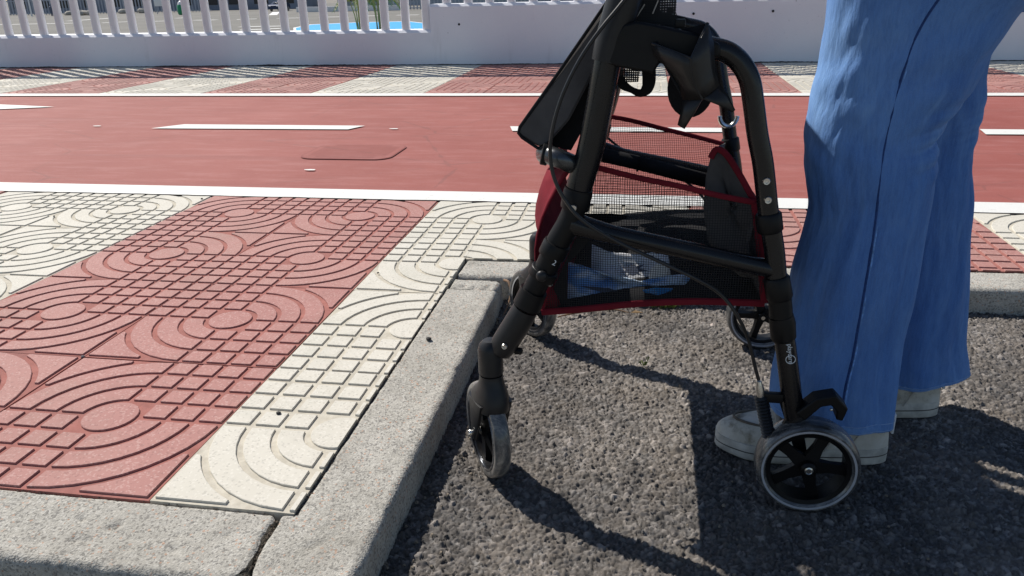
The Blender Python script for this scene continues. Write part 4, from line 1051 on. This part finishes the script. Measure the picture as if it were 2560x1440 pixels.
# front panel in red
fa = [(0.566, 0.260, 0.443), (0.538, 0.300, 0.398), (0.512, 0.400, 0.349), (0.491, 0.520, 0.319), (0.474, 0.660, 0.291)]
fb = [(0.522, 0.240, 0.209), (0.514, 0.300, 0.231), (0.502, 0.400, 0.235), (0.487, 0.520, 0.224), (0.470, 0.660, 0.211)]
FX = NB[0][0]
fa = [(FX + .058, .238, .440), (FX + .028, .26, .415), (FX + .0, .33, .395), (FX - .004, .50, .385), (FX + .004, .69, .395)]
fb = [(FX + .002, .238, .209), (FX + .028, .262, .211), (FX + .028, .40, .212), (FX + .028, .52, .212), (FX + .032, .69, .212)]
fad, fbd = dens(fa), dens(fb)
G_().grid([[tuple(Vector(lerp3(p, q, t / 10)) + Vector((-.034 * math.sin(math.pi * t / 10) - .003 * math.sin(j * 1.1), 0, 0))) for j, (p, q) in enumerate(zip(fad, fbd))] for t in range(11)]).obj('front_panel', FAB_RED, bagp, smooth=60, solid=.002)
# dark lining: floor and the lower part of the far side with a drooping edge
g = G_(); g.grid([[tuple(lerp3(p, q, t / 6)) for p, q in zip(NBd[2:], FBd[2:])] for t in range(7)]); g.obj('floor_lining', FAB_BLK, bagp, solid=.003)
lt = [(0.530, 0.660, 0.236), (0.599, 0.660, 0.238), (0.634, 0.660, 0.228), (0.668, 0.660, 0.217), (0.705, 0.660, 0.231), (0.742, 0.660, 0.239), (0.801, 0.660, 0.242)]
ltd = dens(lt); lb = [(p[0], .66, FB[0][2] + .002) for p in ltd]
ltm = [(p[0], .66 - .02 * math.sin(p[0] * 40), .30) for p in ltd]
g = G_(); g.grid([[tuple(Vector(lerp3(p, q, t / 8)) + Vector((0, -.012 * math.sin(t * 1.1 + j * .5), 0))) for j, (p, q) in enumerate(zip(ltd, lb))] for t in range(9)]); g.obj('far_lining', FAB_BLK, bagp, smooth=60)
# lower near pocket cloth between the leg and the papers
pk = [(0.567, 0.250, 0.319), (0.586, 0.250, 0.313), (0.566, 0.250, 0.288), (0.553, 0.250, 0.275), (0.552, 0.250, 0.223), (0.566, 0.250, 0.211), (0.523, 0.250, 0.202), (0.534, 0.250, 0.238)]
G_().prism([(p[0], p[2]) for p in pk], .252, .254).obj('corner_cloth', FAB_BLK, bagp, smooth=0)
def binding(P, r=.0045, fl=.55, name='binding'):
    return G_().tube([tuple(v) for v in P], r, 8, flat=fl).obj(name, FAB_RED, bagp)
binding(NTd, .0040); binding(FTd, .0042)
binding([(p[0], p[1] - .001, p[2] - .001) for p in NBd], .0052, .5)
binding([NT[4], (0.812, 0.235, 0.325), (0.821, 0.235, 0.274), NB[4]], .0055, .6)
binding([NB[0], (0.529, 0.235, 0.244), (0.532, 0.235, 0.253)], .0028, .6)
# padded tube inside the bag and the far cord
ft = [(0.574, 0.660, 0.350), (0.649, 0.660, 0.334), (0.775, 0.660, 0.303)]
G_().tube(ft, .0135, 16, smooth=4).obj('foam_tube', FAB_BLK, bagp)
G_().tube([lerp3(ft[0], ft[1], .95), lerp3(ft[0], ft[1], 1.0)], .0160, 14).obj('tube_tie', WEB, bagp)
# things in the bag
def sheet_thing(name, pts, y, mat, label, cat, thick=.0012, bend=.006):
    n = len(pts); g = G_(); c = Vector((sum(p[0] for p in pts) / n, y, sum(p[2] for p in pts) / n))
    rows = [[tuple(c + (Vector(p) - c) * t + Vector((0, bend * (1 - t * t) + (p[2] - c.z) * t * .9, 0))) for p in pts] for t in (1, .66, .33, .02)]
    g.grid(rows, True); o = g.obj(name, mat, smooth=60, solid=thick); tag(o, label, cat); return o
pp1 = [(0.581, 0.340, 0.269), (0.607, 0.340, 0.260), (0.656, 0.340, 0.258), (0.698, 0.340, 0.266), (0.701, 0.340, 0.242), (0.702, 0.340, 0.215), (0.657, 0.340, 0.213), (0.621, 0.340, 0.219), (0.582, 0.340, 0.232)]
o = sheet_thing('leaflet', pp1, .34, PAPER, 'pale blue paper leaflet with a dark splash print inside the mesh shopping bag', 'leaflet', .0015, .004)
c = (0.646, 0.330, 0.242)
g = G_(); r_ = random.Random(2)
for k in range(9):
    a = 6.28 * k / 9; L = r_.uniform(.012, .030); d = Vector((math.cos(a), 0, math.sin(a) * .55)); s = Vector((-d.z, 0, d.x)) * .08
    p0 = Vector((c[0], .328, c[2]))
    g.add([Vector((q_.x, .3275 + (q_.z - c[2]) * .9, q_.z)) for q_ in (p0 + s * .05, p0 - s * .05, p0 + d * L * .8)], [(0, 1, 2)])
g.add([(c[0] + .008 * math.cos(t), .327 + .007 * .9 * math.sin(t), c[2] + .007 * math.sin(t)) for t in np.linspace(0, 6.28, 12, endpoint=False)], [tuple(range(12))])
g.obj('print', INK, o, smooth=0)
pp2 = [(0.549, 0.290, 0.257), (0.569, 0.290, 0.252), (0.598, 0.290, 0.245), (0.634, 0.290, 0.240), (0.681, 0.290, 0.231), (0.709, 0.290, 0.235), (0.727, 0.290, 0.248), (0.732, 0.290, 0.244), (0.710, 0.290, 0.221), (0.682, 0.290, 0.212), (0.623, 0.290, 0.206), (0.575, 0.290, 0.198), (0.552, 0.290, 0.205)]
o = sheet_thing('folded_wrapper', pp2, .29, BLUEP, 'blue and white folded plastic wrapper lying at the bottom of the mesh bag', 'wrapper', .003, .008)
g = G_(); a = (0.564, 0.280, 0.230); b = (0.658, 0.280, 0.216)
g.add([Vector((a[0], .285, a[2])), Vector(lerp3(a, b, .5)) + Vector((0, .002, .006)), Vector((b[0], .285, b[2])), Vector(lerp3(a, b, .5)) + Vector((0, .002, -.003))], [(0, 1, 2, 3)]); g.obj('fold_line', INK, o, smooth=0)
c1 = (0.686, 0.310, 0.240)
o = G_().ball((c1[0], .31, c1[2]), .0165, 14, (1.0, .25, 1.25)).obj('sun_patch', WHITE); tag(o, 'small white shape standing in for a round patch of sunlight inside the bag', 'light patch')  # white shape painted in for a round spot of sunlight
c1 = (0.682, 0.270, 0.229)
g = G_(); g.add([(c1[0] + x, y, c1[2] + z) for x, y, z in ((-.020, .27, .004), (-.004, .262, .011), (.022, .27, .008), (.016, .27, -.004), (0, .262, -.010), (-.014, .27, -.006), (.002, .256, .001))], [(6, i, (i + 1) % 6) for i in range(6)])
o = g.obj('bottle_cap_wrap', CYAN, smooth=0, solid=.002); o.name = 'plastic_packet'; tag(o, 'small bright blue plastic packet at the bottom edge of the bag', 'packet')

# lettering on the lower rear tube and the size mark on the front tube
def text(body, size, loc, rot, name, parent):
    cu = bpy.data.curves.new(name, 'FONT'); cu.body = body; cu.size = size; cu.extrude = .0001; cu.align_x = 'CENTER'; cu.align_y = 'CENTER'; cu.resolution_u = 3
    t = bpy.data.objects.new('tmp', cu); COL.objects.link(t)
    bpy.context.view_layer.update(); me = bpy.data.meshes.new_from_object(t.evaluated_get(bpy.context.evaluated_depsgraph_get()))
    bpy.data.objects.remove(t); me.transform(Matrix.Translation(loc) @ rot); me.materials.clear(); me.materials.append(LOGO)
    o = link(name, me, parent); o.matrix_parent_inverse = Matrix.Translation(-Vector(parent_world(parent))); return o
tl = [(0.857, 0.187, 0.195), (0.862, 0.187, 0.166)]
dv = (Vector(tl[1]) - Vector(tl[0])).normalized()
rx = dv; rz = Vector((0, -1, 0)); ry = rz.cross(rx)
R4 = Matrix((rx, ry, rz)).transposed().to_4x4()
mid = (Vector(tl[0]) + Vector(tl[1])) / 2; mid.y = YN - .0146
text('playcare', .0088, mid, R4, 'maker_lettering', rol)
rc = Vector(tl[1]) - dv * .006; rc.y = YN - .0143
G_().lathe([(.0058, -.0004), (.0065, -.0004), (.0065, .0006), (.0058, .0006)], rc, (0, -1, 0), 26, True).obj('maker_ring', LOGO, rol)
sz = (0.545, 0.187, 0.296)
text('2', .011, Vector((sz[0] - .003, YN - .0178, sz[2] + .003)), Matrix.Rotation(math.radians(90), 4, 'X') @ Matrix.Rotation(math.radians(-25), 4, 'Z'), 'size_mark', rol)

# ------------------------------------------------------------------ the person
per = empty('person', (1.02, .41, G0), 'person in flared faded blue jeans and worn cream sneakers standing behind the walking frame', 'person')
def px_rows(rows, yc0, yc1, dk): return rows
# left and right outline of each trouser leg, from the top down: (left point, right point)
NEAR = [((0.894, 0.360, 0.699), (1.217, 0.360, 0.689)), ((0.894, 0.350, 0.651), (1.164, 0.350, 0.645)), ((0.894, 0.340, 0.612), (1.124, 0.340, 0.608)), ((0.893, 0.340, 0.572), (1.104, 0.340, 0.570)), ((0.890, 0.340, 0.536), (1.089, 0.340, 0.535)), ((0.886, 0.340, 0.505), (1.079, 0.340, 0.504)), ((0.883, 0.340, 0.475), (1.063, 0.340, 0.476)), ((0.882, 0.340, 0.442), (1.047, 0.340, 0.444)), ((0.884, 0.340, 0.411), (1.052, 0.340, 0.414)),
        ((0.889, 0.340, 0.377), (1.053, 0.340, 0.380)), ((0.896, 0.340, 0.342), (1.053, 0.340, 0.346)), ((0.892, 0.340, 0.300), (1.050, 0.340, 0.305)), ((0.884, 0.340, 0.250), (1.049, 0.340, 0.256)), ((0.880, 0.340, 0.199), (1.046, 0.340, 0.206)), ((0.878, 0.340, 0.146), (1.039, 0.340, 0.154)), ((0.871, 0.340, 0.090), (1.038, 0.340, 0.101)), ((0.870, 0.340, 0.052), (1.042, 0.340, 0.056)), ((0.872, 0.340, 0.021), (1.045, 0.340, 0.014))]
FAR = [((0.912, 0.500, 0.706), (1.209, 0.500, 0.696)), ((0.920, 0.500, 0.652), (1.179, 0.500, 0.645)), ((0.927, 0.500, 0.607), (1.161, 0.500, 0.603)), ((0.936, 0.500, 0.573), (1.148, 0.500, 0.570)), ((0.951, 0.500, 0.526), (1.146, 0.500, 0.525)), ((0.970, 0.500, 0.472), (1.153, 0.500, 0.472)), ((0.993, 0.500, 0.429), (1.154, 0.500, 0.430)), ((1.006, 0.500, 0.379), (1.154, 0.500, 0.381)), ((1.021, 0.500, 0.314), (1.168, 0.500, 0.317)),
       ((1.033, 0.500, 0.247), (1.175, 0.500, 0.251)), ((1.034, 0.500, 0.177), (1.185, 0.500, 0.183)), ((1.035, 0.500, 0.119), (1.191, 0.500, 0.126)), ((1.036, 0.500, 0.066), (1.197, 0.500, 0.075)), ((1.038, 0.500, 0.028), (1.207, 0.500, 0.038)), ((1.040, 0.500, -0.003), (1.212, 0.500, 0.019))]
def leg_mesh(L, ya, yb, seed, seam=None):
    """loft of rounded sections through the outline, with creases; returns grid arrays"""
    A = np.array([l for l, r in L]); B = np.array([r for l, r in L]); n = 190; m = 168
    s = np.linspace(0, len(L) - 1, n)
    def cr(P):                                             # smooth interpolation
        return np.stack([np.array([v[k] for v in spline([Vector(p) for p in P], [0] * len(P), 24)[0]]) for k in range(3)], -1)
    Ad, Bd = cr(A), cr(B); ss = np.linspace(0, len(Ad) - 1, n)
    ip = lambda Q: np.stack([np.interp(ss, np.arange(len(Q)), Q[:, k]) for k in range(3)], -1)
    Ad, Bd = ip(Ad), ip(Bd); u = np.linspace(0, 1, n)
    th = np.linspace(0, 2 * math.pi, m, endpoint=False)
    U_, TH = np.meshgrid(u, th, indexing='ij')
    C = (Ad + Bd) / 2; H = (Bd - Ad) / 2; hx = np.linalg.norm(H[:, [0, 2]], axis=1)
    yc = ya + (yb - ya) * u; hy = hx * np.interp(u, [0, .25, .5, .8, 1], [.80, .78, .82, .78, .74])
    cx = np.cos(TH); sy_ = np.sin(TH)
    q = 2.25; rr = (np.abs(cx) ** q + np.abs(sy_) ** q) ** (-1 / q)
    zmean = (C[:, 2])[:, None]
    env = np.interp(U_, [0, .1, .9, 1], [1, 1, 1, .6])
    fold = .0045 * fbm(TH * 2.2 + 10, U_ * 7 + seed, seed, 4) + .011 * fbm(TH * 3.4 + 5 + U_ * 3, U_ * 4.5, seed + 3, 3) + .003 * fbm(TH * 9 + 20, U_ * 14 + 9, seed + 7, 3)
    # long flutes that open towards the hem
    fl = np.clip((U_ - .55) / .45, 0, 1)
    fold = fold + fl * .007 * np.sin(TH * 5 + seed + 1.5 * U_) + fl * .004 * np.sin(TH * 9 + 2 * seed)
    # wrinkles behind the knee and drag lines at the front of the knee
    kb = np.exp(-((U_ - .42) / .09) ** 2); back = np.clip(np.cos(TH), 0, 1); frt = np.clip(-np.cos(TH), 0, 1)
    fold = fold + kb * back ** 2 * (.005 if ya < .4 else .002) * np.sin(U_ * 120 + TH * 4) + kb * frt * .0045 * np.sin(U_ * 60 - TH * 6 + 1) * .6 + .0015 * np.sin(U_ * 60 + TH * 3) * np.exp(-((U_ - .22) / .1) ** 2)
    fold *= env
    lock = 1 - .75 * np.abs(cx) ** 6                       # keep the measured outline
    k = rr * 1.0
    X = C[:, 0][:, None] + H[:, 0][:, None] * cx * k + fold * lock * cx
    Z = C[:, 2][:, None] + H[:, 2][:, None] * cx * k
    Y = yc[:, None] + hy[:, None] * sy_ * k + fold * sy_
    Y = np.where(sy_ < 0, Y, Y)
    return X, Y, Z, U_, TH, C, H, hy, yc
def leg_obj(L, ya, yb, seed, parent, name):
    X, Y, Z, U_, TH, C, H, hy, yc = leg_mesh(L, ya, yb, seed)
    X2, Y2, Z2 = [np.concatenate([q, q[:, :1]], 1) for q in (X, Y, Z)]
    o = np_grid(name, X2, Y2, Z2, DENIM, parent)
    if parent: o.matrix_parent_inverse = Matrix.Translation(-Vector(parent_world(parent)))
    # worn tone, widened to carry sunlit contrast: paler thigh front, knee, outlines and hem
    me = o.data; a = me.attributes.new('fade', 'FLOAT', 'POINT')
    cx = np.cos(TH); uu = U_
    f = .30 + .42 * np.exp(-((uu - .26) / .19) ** 2) * np.clip(-cx * .9 + .35, 0, 1) + .16 * np.clip((uu - .82) / .18, 0, 1) + .28 * fbm(TH * 3, uu * 8, 61, 4) + .12 * fbm(TH * 9, uu * 30, 71, 3)
    f = f + .22 * np.clip(fbm(TH * 7, uu * 3.2, 91, 4) * 3 - .25, 0, 1) + .10 * np.abs(cx) ** 4
    f = f + .30 * np.exp(-((uu - .42) / .06) ** 2) * np.clip(cx, 0, 1) ** 2 * np.abs(np.sin(uu * 150 + TH * 4))
    f = np.clip(np.concatenate([f, f[:, :1]], 1), 0, 1)
    a.data.foreach_set('value', f.astype(np.float32).ravel())
    d = o.modifiers.new('solid', 'SOLIDIFY'); d.thickness = .0022; d.offset = -1
    # hem band and its stitch line
    k0 = int(len(X) * .972); g = G_()
    def ring(k, off, dz=0):
        c = np.array([X[k].mean(), Y[k].mean()]); P = []
        for j in range(0, X.shape[1], 2):
            v = np.array([X[k, j], Y[k, j]]) - c; v = v / (np.linalg.norm(v) + 1e-9) * off; P.append((X[k, j] + v[0], Y[k, j] + v[1], Z[k, j] + dz))
        return P
    g.grid([ring(k0, .0003, .001), ring(k0, .0022), ring(k0 + 2, .0026), ring(len(X) - 2, .0026), ring(len(X) - 1, .0022), ring(len(X) - 1, -.0015, -.001)], True)
    hem = g.obj('hem', DENIM_D, o, smooth=60)
    ah = hem.data.attributes.new('fade', 'FLOAT', 'POINT'); ah.data.foreach_set('value', np.array([.55 + .3 * random.random() for _ in hem.data.vertices], dtype=np.float32))
    pt_ = plain('pale_thread', (.25, .38, .62), .9)
    G_().grid([ring(k0, .0029, -.0010), ring(k0, .0034, -.0016), ring(k0, .0029, -.0022)], True).obj('stitch_line', pt_, o)
    kc = len(X) - 1 - (len(X) - 1 - k0) // 4
    G_().grid([ring(kc, .0027, .0006), ring(kc, .0030, 0), ring(kc, .0027, -.0006)], True).obj('stitch_line', pt_, o)
    return o, (X, Y, Z, TH)
jn, J = leg_obj(NEAR, .375, .330, 3, per, 'jeans_leg')
jf, JF = leg_obj(FAR, .500, .505, 8, per, 'jeans_leg')
# outer side seam of the near leg, following the cloth
SE = [(1.019, 0.260, 0.660), (0.993, 0.260, 0.622), (0.975, 0.260, 0.581), (0.965, 0.260, 0.529), (0.961, 0.260, 0.485), (0.958, 0.260, 0.445), (0.959, 0.260, 0.403), (0.961, 0.260, 0.344), (0.961, 0.260, 0.276), (0.960, 0.260, 0.211), (0.959, 0.260, 0.149), (0.955, 0.260, 0.097), (0.956, 0.260, 0.044)]
def on_cloth(p, J, off):
    X, Y, Z, TH = J; m = np.sin(TH) < .15
    cam = np.array([.6552, -.7913, .6478]); P = np.array(p); d = (P - cam) / np.linalg.norm(P - cam)
    Q = np.stack([X, Y, Z], -1) - cam; t = Q @ d; dist = (np.linalg.norm(Q - t[..., None] * d, axis=-1) + (~m) * 9).ravel(); t = t.ravel()
    k = np.argsort(dist)[:8]; k = k[np.abs(t[k] - t[k[0]]) < .02]; w8 = 1 / (dist[k] + 1e-4); pt = cam + d * (t[k[:5]].min() - off); return tuple(pt)
SEd = [tuple(v) for v in spline([Vector(p) for p in SE], [0] * len(SE), 8)[0]]
sm = [on_cloth(p, J, .0002) for p in SEd]
for _ in range(2): sm = [sm[0]] + [tuple((Vector(sm[i - 1]) + Vector(sm[i]) * 2 + Vector(sm[i + 1])) / 4) for i in range(1, len(sm) - 1)] + [sm[-1]]
G_().tube(sm, .0019, 6).obj('side_seam', THREAD, jn)
G_().tube([tuple(Vector(p) + Vector((.0034, .0004, 0))) for p in sm], .0013, 6, flat=.6).obj('seam_edge', plain('worn_seam_edge', (.16, .32, .66), .9, 0, .4, 120), jn)

# seat of the jeans, then body above
def ringz(c, a, b, n=40, tilt=0): return [(c[0] + a * math.cos(t), c[1] + b * math.sin(t), c[2] + tilt * math.cos(t)) for t in [2 * math.pi * k / n for k in range(n)]]
g = G_(); g.grid([ringz((1.20, .435, .60), .05, .05), ringz((1.205, .435, .64), .12, .15, tilt=.03), ringz((1.225, .435, .70), .135, .175, tilt=.02), ringz((1.235, .435, .78), .135, .180), ringz((1.23, .435, .86), .12, .165), ringz((1.22, .435, .93), .105, .145)], True)
o = g.obj('jeans_seat', DENIM, per, smooth=60); a = o.data.attributes.new('fade', 'FLOAT', 'POINT'); a.data.foreach_set('value', np.full(len(o.data.vertices), .35, np.float32))
def skin_body(name, V, E, R, mat, parent, lev=2):
    me = bpy.data.meshes.new(name); me.from_pydata(V, E, []); me.materials.append(mat); o = link(name, me, parent)
    o.matrix_parent_inverse = Matrix.Translation(-Vector(parent_world(parent)))
    o.modifiers.new('skin', 'SKIN'); 
    for i, r in enumerate(R): me.skin_vertices[0].data[i].radius = (r, r) if not isinstance(r, tuple) else r
    me.skin_vertices[0].data[0].use_root = True
    s_ = o.modifiers.new('sub', 'SUBSURF'); s_.levels = s_.render_levels = lev
    return o
V = [(1.22, .435, .90), (1.19, .435, 1.02), (1.15, .435, 1.15), (1.11, .435, 1.27), (1.09, .435, 1.345), (1.065, .435, 1.40), (1.045, .435, 1.48), (1.04, .435, 1.56)]
E = [(i, i + 1) for i in range(7)]; R = [(.13, .10), (.12, .095), (.13, .105), (.12, .09), .055, .05, .085, .075]
def arm(sd, yh):
    b = len(V)
    V.extend([(1.10, .435 + sd * .15, 1.275), (1.12, .435 + sd * .205, 1.17), (1.10, .435 + sd * .235, 1.04), (.99, .435 + sd * .245, .965), (.90, yh, .905), (.875, yh, .895)])
    E.extend([(3, b)] + [(b + i, b + i + 1) for i in range(5)]); R.extend([.055, .05, .042, .036, .026, .030])
    for k, (dx, L) in enumerate(((.024, .9), (.008, 1.0), (-.008, .95), (-.024, .78))):
        h = len(V); V.extend([(.868 + dx, yh - sd * .004, .897), (.862 + dx, yh - sd * .026, .886), (.862 + dx, yh - sd * .026, .866 - .004 * L), (.864 + dx, yh - sd * .010, .850)])
        E.extend([(b + 5, h), (h, h + 1), (h + 1, h + 2), (h + 2, h + 3)]); R.extend([.0095, .0088, .0082, .0072])
    h = len(V); V.extend([(.888, yh + sd * .016, .890), (.868, yh + sd * .024, .878), (.846, yh + sd * .020, .870)]); E.extend([(b + 4, h), (h, h + 1), (h + 1, h + 2)]); R.extend([.011, .010, .0085])
arm(-1, YN); arm(1, YR)
V.extend([(.965, .435, 1.515), (1.055, .36, 1.515), (1.055, .51, 1.515)]); n0 = len(V); E.extend([(6, n0 - 3), (6, n0 - 2), (6, n0 - 1)]); R.extend([.010, .012, .012])
body = skin_body('body', V, E, R, SKIN, per)
for sd in (-1, 1): G_().ball((.968, .435 + sd * .032, 1.535), .011, 10).obj('eye', WHITE, per)
G_().tube([(.962, .412, 1.462), (.955, .435, 1.460), (.962, .458, 1.462)], .005, 8, smooth=3).obj('mouth', plain('lips', (.45, .14, .12), .5), per)
g = G_(); rows = []
for i in range(10):
    t = math.pi * .78 * i / 9; rows.append([(1.062 + .098 * math.sin(t) * math.cos(q) + (.02 if i > 5 else 0), .435 + .092 * math.sin(t) * math.sin(q), 1.545 + .105 * math.cos(t)) for q in [2 * math.pi * k / 28 for k in range(28)]])
g.grid(rows, True, True); g.obj('hair', HAIR, per)
V2 = [(1.22, .435, .86), (1.195, .435, 1.0), (1.15, .435, 1.15), (1.11, .435, 1.27), (1.10, .435, 1.32)]; E2 = [(i, i + 1) for i in range(4)]; R2 = [(.15, .12), (.14, .11), (.145, .12), (.13, .10), .075]
for sd, yh in ((-1, YN), (1, YR)):
    b = len(V2); V2 += [(1.10, .435 + sd * .155, 1.28), (1.12, .435 + sd * .21, 1.17), (1.10, .435 + sd * .24, 1.04), (1.0, .435 + sd * .248, .972), (.935, .435 + sd * .25, .93)]
    E2 += [(3, b)] + [(b + i, b + i + 1) for i in range(4)]; R2 += [.07, .064, .055, .048, .042]
skin_body('sweater', V2, E2, R2, KNIT, per)

# shoes: worn low sneakers with thick soles
def shoe(hx, tx, y, s, name_parent):
    """heel at hx, toe at tx on the ground"""
    L = hx - tx; e_ = G_()
    def outline(k, w_, n=44):
        P = []
        for i in range(n):
            t = 2 * math.pi * i / n; c = math.cos(t)
            x = hx - L / 2 + c * L / 2; u = (hx - x) / L
            wd = np.interp(u, [0, .08, .25, .45, .68, .85, .95, 1], [.027, .031, .032, .035, .0435, .042, .038, .034]) * w_
            P.append((x, wd * (1 if math.sin(t) > 0 else -1) * abs(math.sin(t)) ** .62, u))
        return P
    rows = []
    for z, gw in ((.000, .93), (.003, 1.0), (.012, 1.03), (.024, 1.02), (.028, .99)):
        rows.append([(x, y + w_ * gw, G0 + .002 + z + .010 * max(0, u - .82) / .18 * (1 if z < .01 else .6)) for x, w_, u in outline(0, 1)])
    so_ = G_().grid(rows, True, True).obj('shoe', SOLE, per, smooth=50)
    G_().grid([[(x * 1.0, y + w_ * 1.036, G0 + zz + (.005 * max(0, u - .82) / .18)) for x, w_, u in outline(0, 1)] for zz in (.0165, .0185)], True).obj('sole_line', plain('grey_sole_line', (.10, .09, .08), .8), so_)
    rows = []; O = outline(0, .95)
    hts = lambda u: np.interp(u, [0, .1, .3, .45, .6, .75, .9, 1], [.070, .074, .076, .068, .050, .040, .034, .026])
    for k in range(9):
        t = k / 8; row = []
        for x, w_, u in O:
            f = math.cos(t * math.pi / 2) ** .62; zt = hts(u) * math.sin(t * math.pi / 2) ** .9
            cxx = hx - L / 2; xx = cxx + (x - cxx) * (1 - .12 * t ** 2) if u > .2 else x - .010 * t
            row.append((xx, y + w_ * f + 0, G0 + .026 + zt))
        rows.append(row)
    up = G_().grid(rows, True, True).obj('upper', SHOE, so_, smooth=50)
    # apron seam, laces, heel tab
    P = []
    for t in np.linspace(-math.pi * .46, math.pi * .46, 18):
        u = .60 + .30 * math.cos(t); w_ = .026 * math.sin(t) ; x = hx - u * L; P.append((x, y + w_ * 1.05, G0 + .026 + hts(u) * .93 + .004 - .012 * abs(math.sin(t)) ** 3))
    G_().tube(P, .0022, 6).obj('apron_seam', plain('brown_piping', (.16, .13, .10), .8, 0, .4, 60), up)
    for i in range(3):
        u = .50 + .075 * i; x = hx - u * L
        G_().tube([(x, y - .027, G0 + .026 + hts(u) * .78), (x - .002, y - .014, G0 + .030 + hts(u) * .99), (x - .003, y, G0 + .032 + hts(u) * 1.03), (x - .002, y + .014, G0 + .030 + hts(u) * .99), (x, y + .027, G0 + .026 + hts(u) * .78)], .0042, 8, flat=.45, smooth=3).obj('lace', LACE, up)
    for uu in (.34, .22):
        xx = hx - uu * L
        G_().tube([(xx - .012, y - .0335, G0 + .028), (xx - .004, y - .0322, G0 + .045), (xx + .006, y - .0285, G0 + .062), (xx + .008, y - .023, G0 + .072)], .0011, 6, smooth=3).obj('panel_seam', LACE, up)
    G_().box((hx + .0005, y, G0 + .070), (.004, .020, .034), bev=.0012).obj('heel_tab', WHITE, up)
shoe(1.052, .788, .335, 1, per)
shoe(1.178, .925, .495, 1, per)

# ------------------------------------------------------------------ small litter
def pebble(p, s, mat, label, cat='pebble', z=0.0, sc=(1.2, .9, .6)):
    g = G_(); g.ball((p[0], p[1], z + s * sc[2] * .8), s, 10, sc)
    c = Vector((p[0], p[1], z)); g.v = [tuple(Vector(v) + Vector((1, 1, .5)) * (s * .35 * noise.noise((Vector(v) - c) * (1.2 / s)))) for v in g.v]
    tag(g.obj('pebble', mat, smooth=30), label, cat, 'specks of grit on the pavement')
DG = plain('dark_basalt', (.025, .024, .023), .7, 0, .5, 200, .6, 500)
pebble((0.248, 0.557, 0.000), .0055, DG, 'black pebble lying on the kerb top halfway along', z=-.004)
pebble((0.079, 0.240, 0.000), .0042, DG, 'small black pebble on the cream tile near the front', z=0)
pebble((-0.399, 0.397, 0.000), .0038, plain('grey_pebble', (.12, .12, .13), .8), 'grey pebble in the joint where four tiles meet at left', z=-.003)
pebble((-0.815, 1.550, 0.000), .004, DG, 'tiny dark pebble beside the white line where red meets cream', z=-.001)
for k, (p, l) in enumerate((((-1.180, 1.302, 0.000), 'tiny brown pebble on the far left cream tiles'), ((0.025, 0.907, 0.000), 'tiny dark pebble on the cream tile ring near the inner corner'))):
    pebble(p, .003, DG, l)
TW = plain('dry_brown_twig', (.20, .12, .07), .85, 0, .4, 60, .4, 200)
tw = [(0.477, 0.822, -0.065), (0.516, 0.845, -0.065), (0.569, 0.872, -0.065), (0.606, 0.874, -0.065), (0.636, 0.864, -0.065)]
tag(G_().tube([(p[0], p[1], G0 + .008 + .002 * (i % 2)) for i, p in enumerate(tw)], [.0016, .0024, .0024, .002, .0008], 7, smooth=4).obj('twig', TW), 'thin dry twig lying on the asphalt under the bag', 'twig')
rt = [(.335, .925, -.012), (.350, .905, -.010), (.358, .885, -.028), (.356, .865, -.045), (.352, .845, -.056), (.349, .82, -.060)]
tag(G_().tube(rt, [.0032, .0034, .0028, .0022, .0018, .001], 8, smooth=4).obj('root', TW), 'thin brown root growing out of the kerb corner behind the front wheel', 'root')
LF = plain('dry_leaf', (.36, .24, .12), .8, 0, .3, 80)
lf = (0.654, 0.870, -0.065)
g = G_(); g.add([(lf[0] - .014, lf[1], G0 + .006), (lf[0] - .004, lf[1] + .007, G0 + .010), (lf[0] + .014, lf[1] + .002, G0 + .007), (lf[0] + .002, lf[1] - .007, G0 + .010), (lf[0], lf[1], G0 + .005)], [(4, 0, 1), (4, 1, 2), (4, 2, 3), (4, 3, 0)])
tag(g.obj('dead_leaf', LF, smooth=0), 'small curled tan leaf on the asphalt below the bag', 'leaf')
GR = plain('sparse_weed_green', (.17, .22, .05), .7, 0, .3, 40)
def tuft(p, n, s, label):
    g = G_(); r = random.Random(int(p[0] * 1e4))
    for k in range(n):
        a = r.uniform(0, 6.28); q = r.uniform(0, s); b = Vector((p[0] + q * math.cos(a), p[1] + q * .35 * math.sin(a), G0 + .001)); h = r.uniform(.35, 1) * .018
        d = Vector((math.cos(a), math.sin(a), 0)) * h * .7; w_ = Vector((-math.sin(a), math.cos(a), 0)) * .0009
        g.add([b - w_, b + w_, b + d * .5 + Vector((0, 0, h)), b + d + Vector((0, 0, h * .8))], [(0, 1, 2), (1, 3, 2)])
    o = g.obj('weed_tuft', GR, smooth=0); tag(o, label, 'weed')
tuft(((0.716, 0.916, -0.065)[0], .925), 120, .035, 'small yellow green weed tuft at the foot of the back kerb')
tuft((0.672, 0.615, -0.065), 10, .008, 'tiny weed sprig alone in the sunlit asphalt')
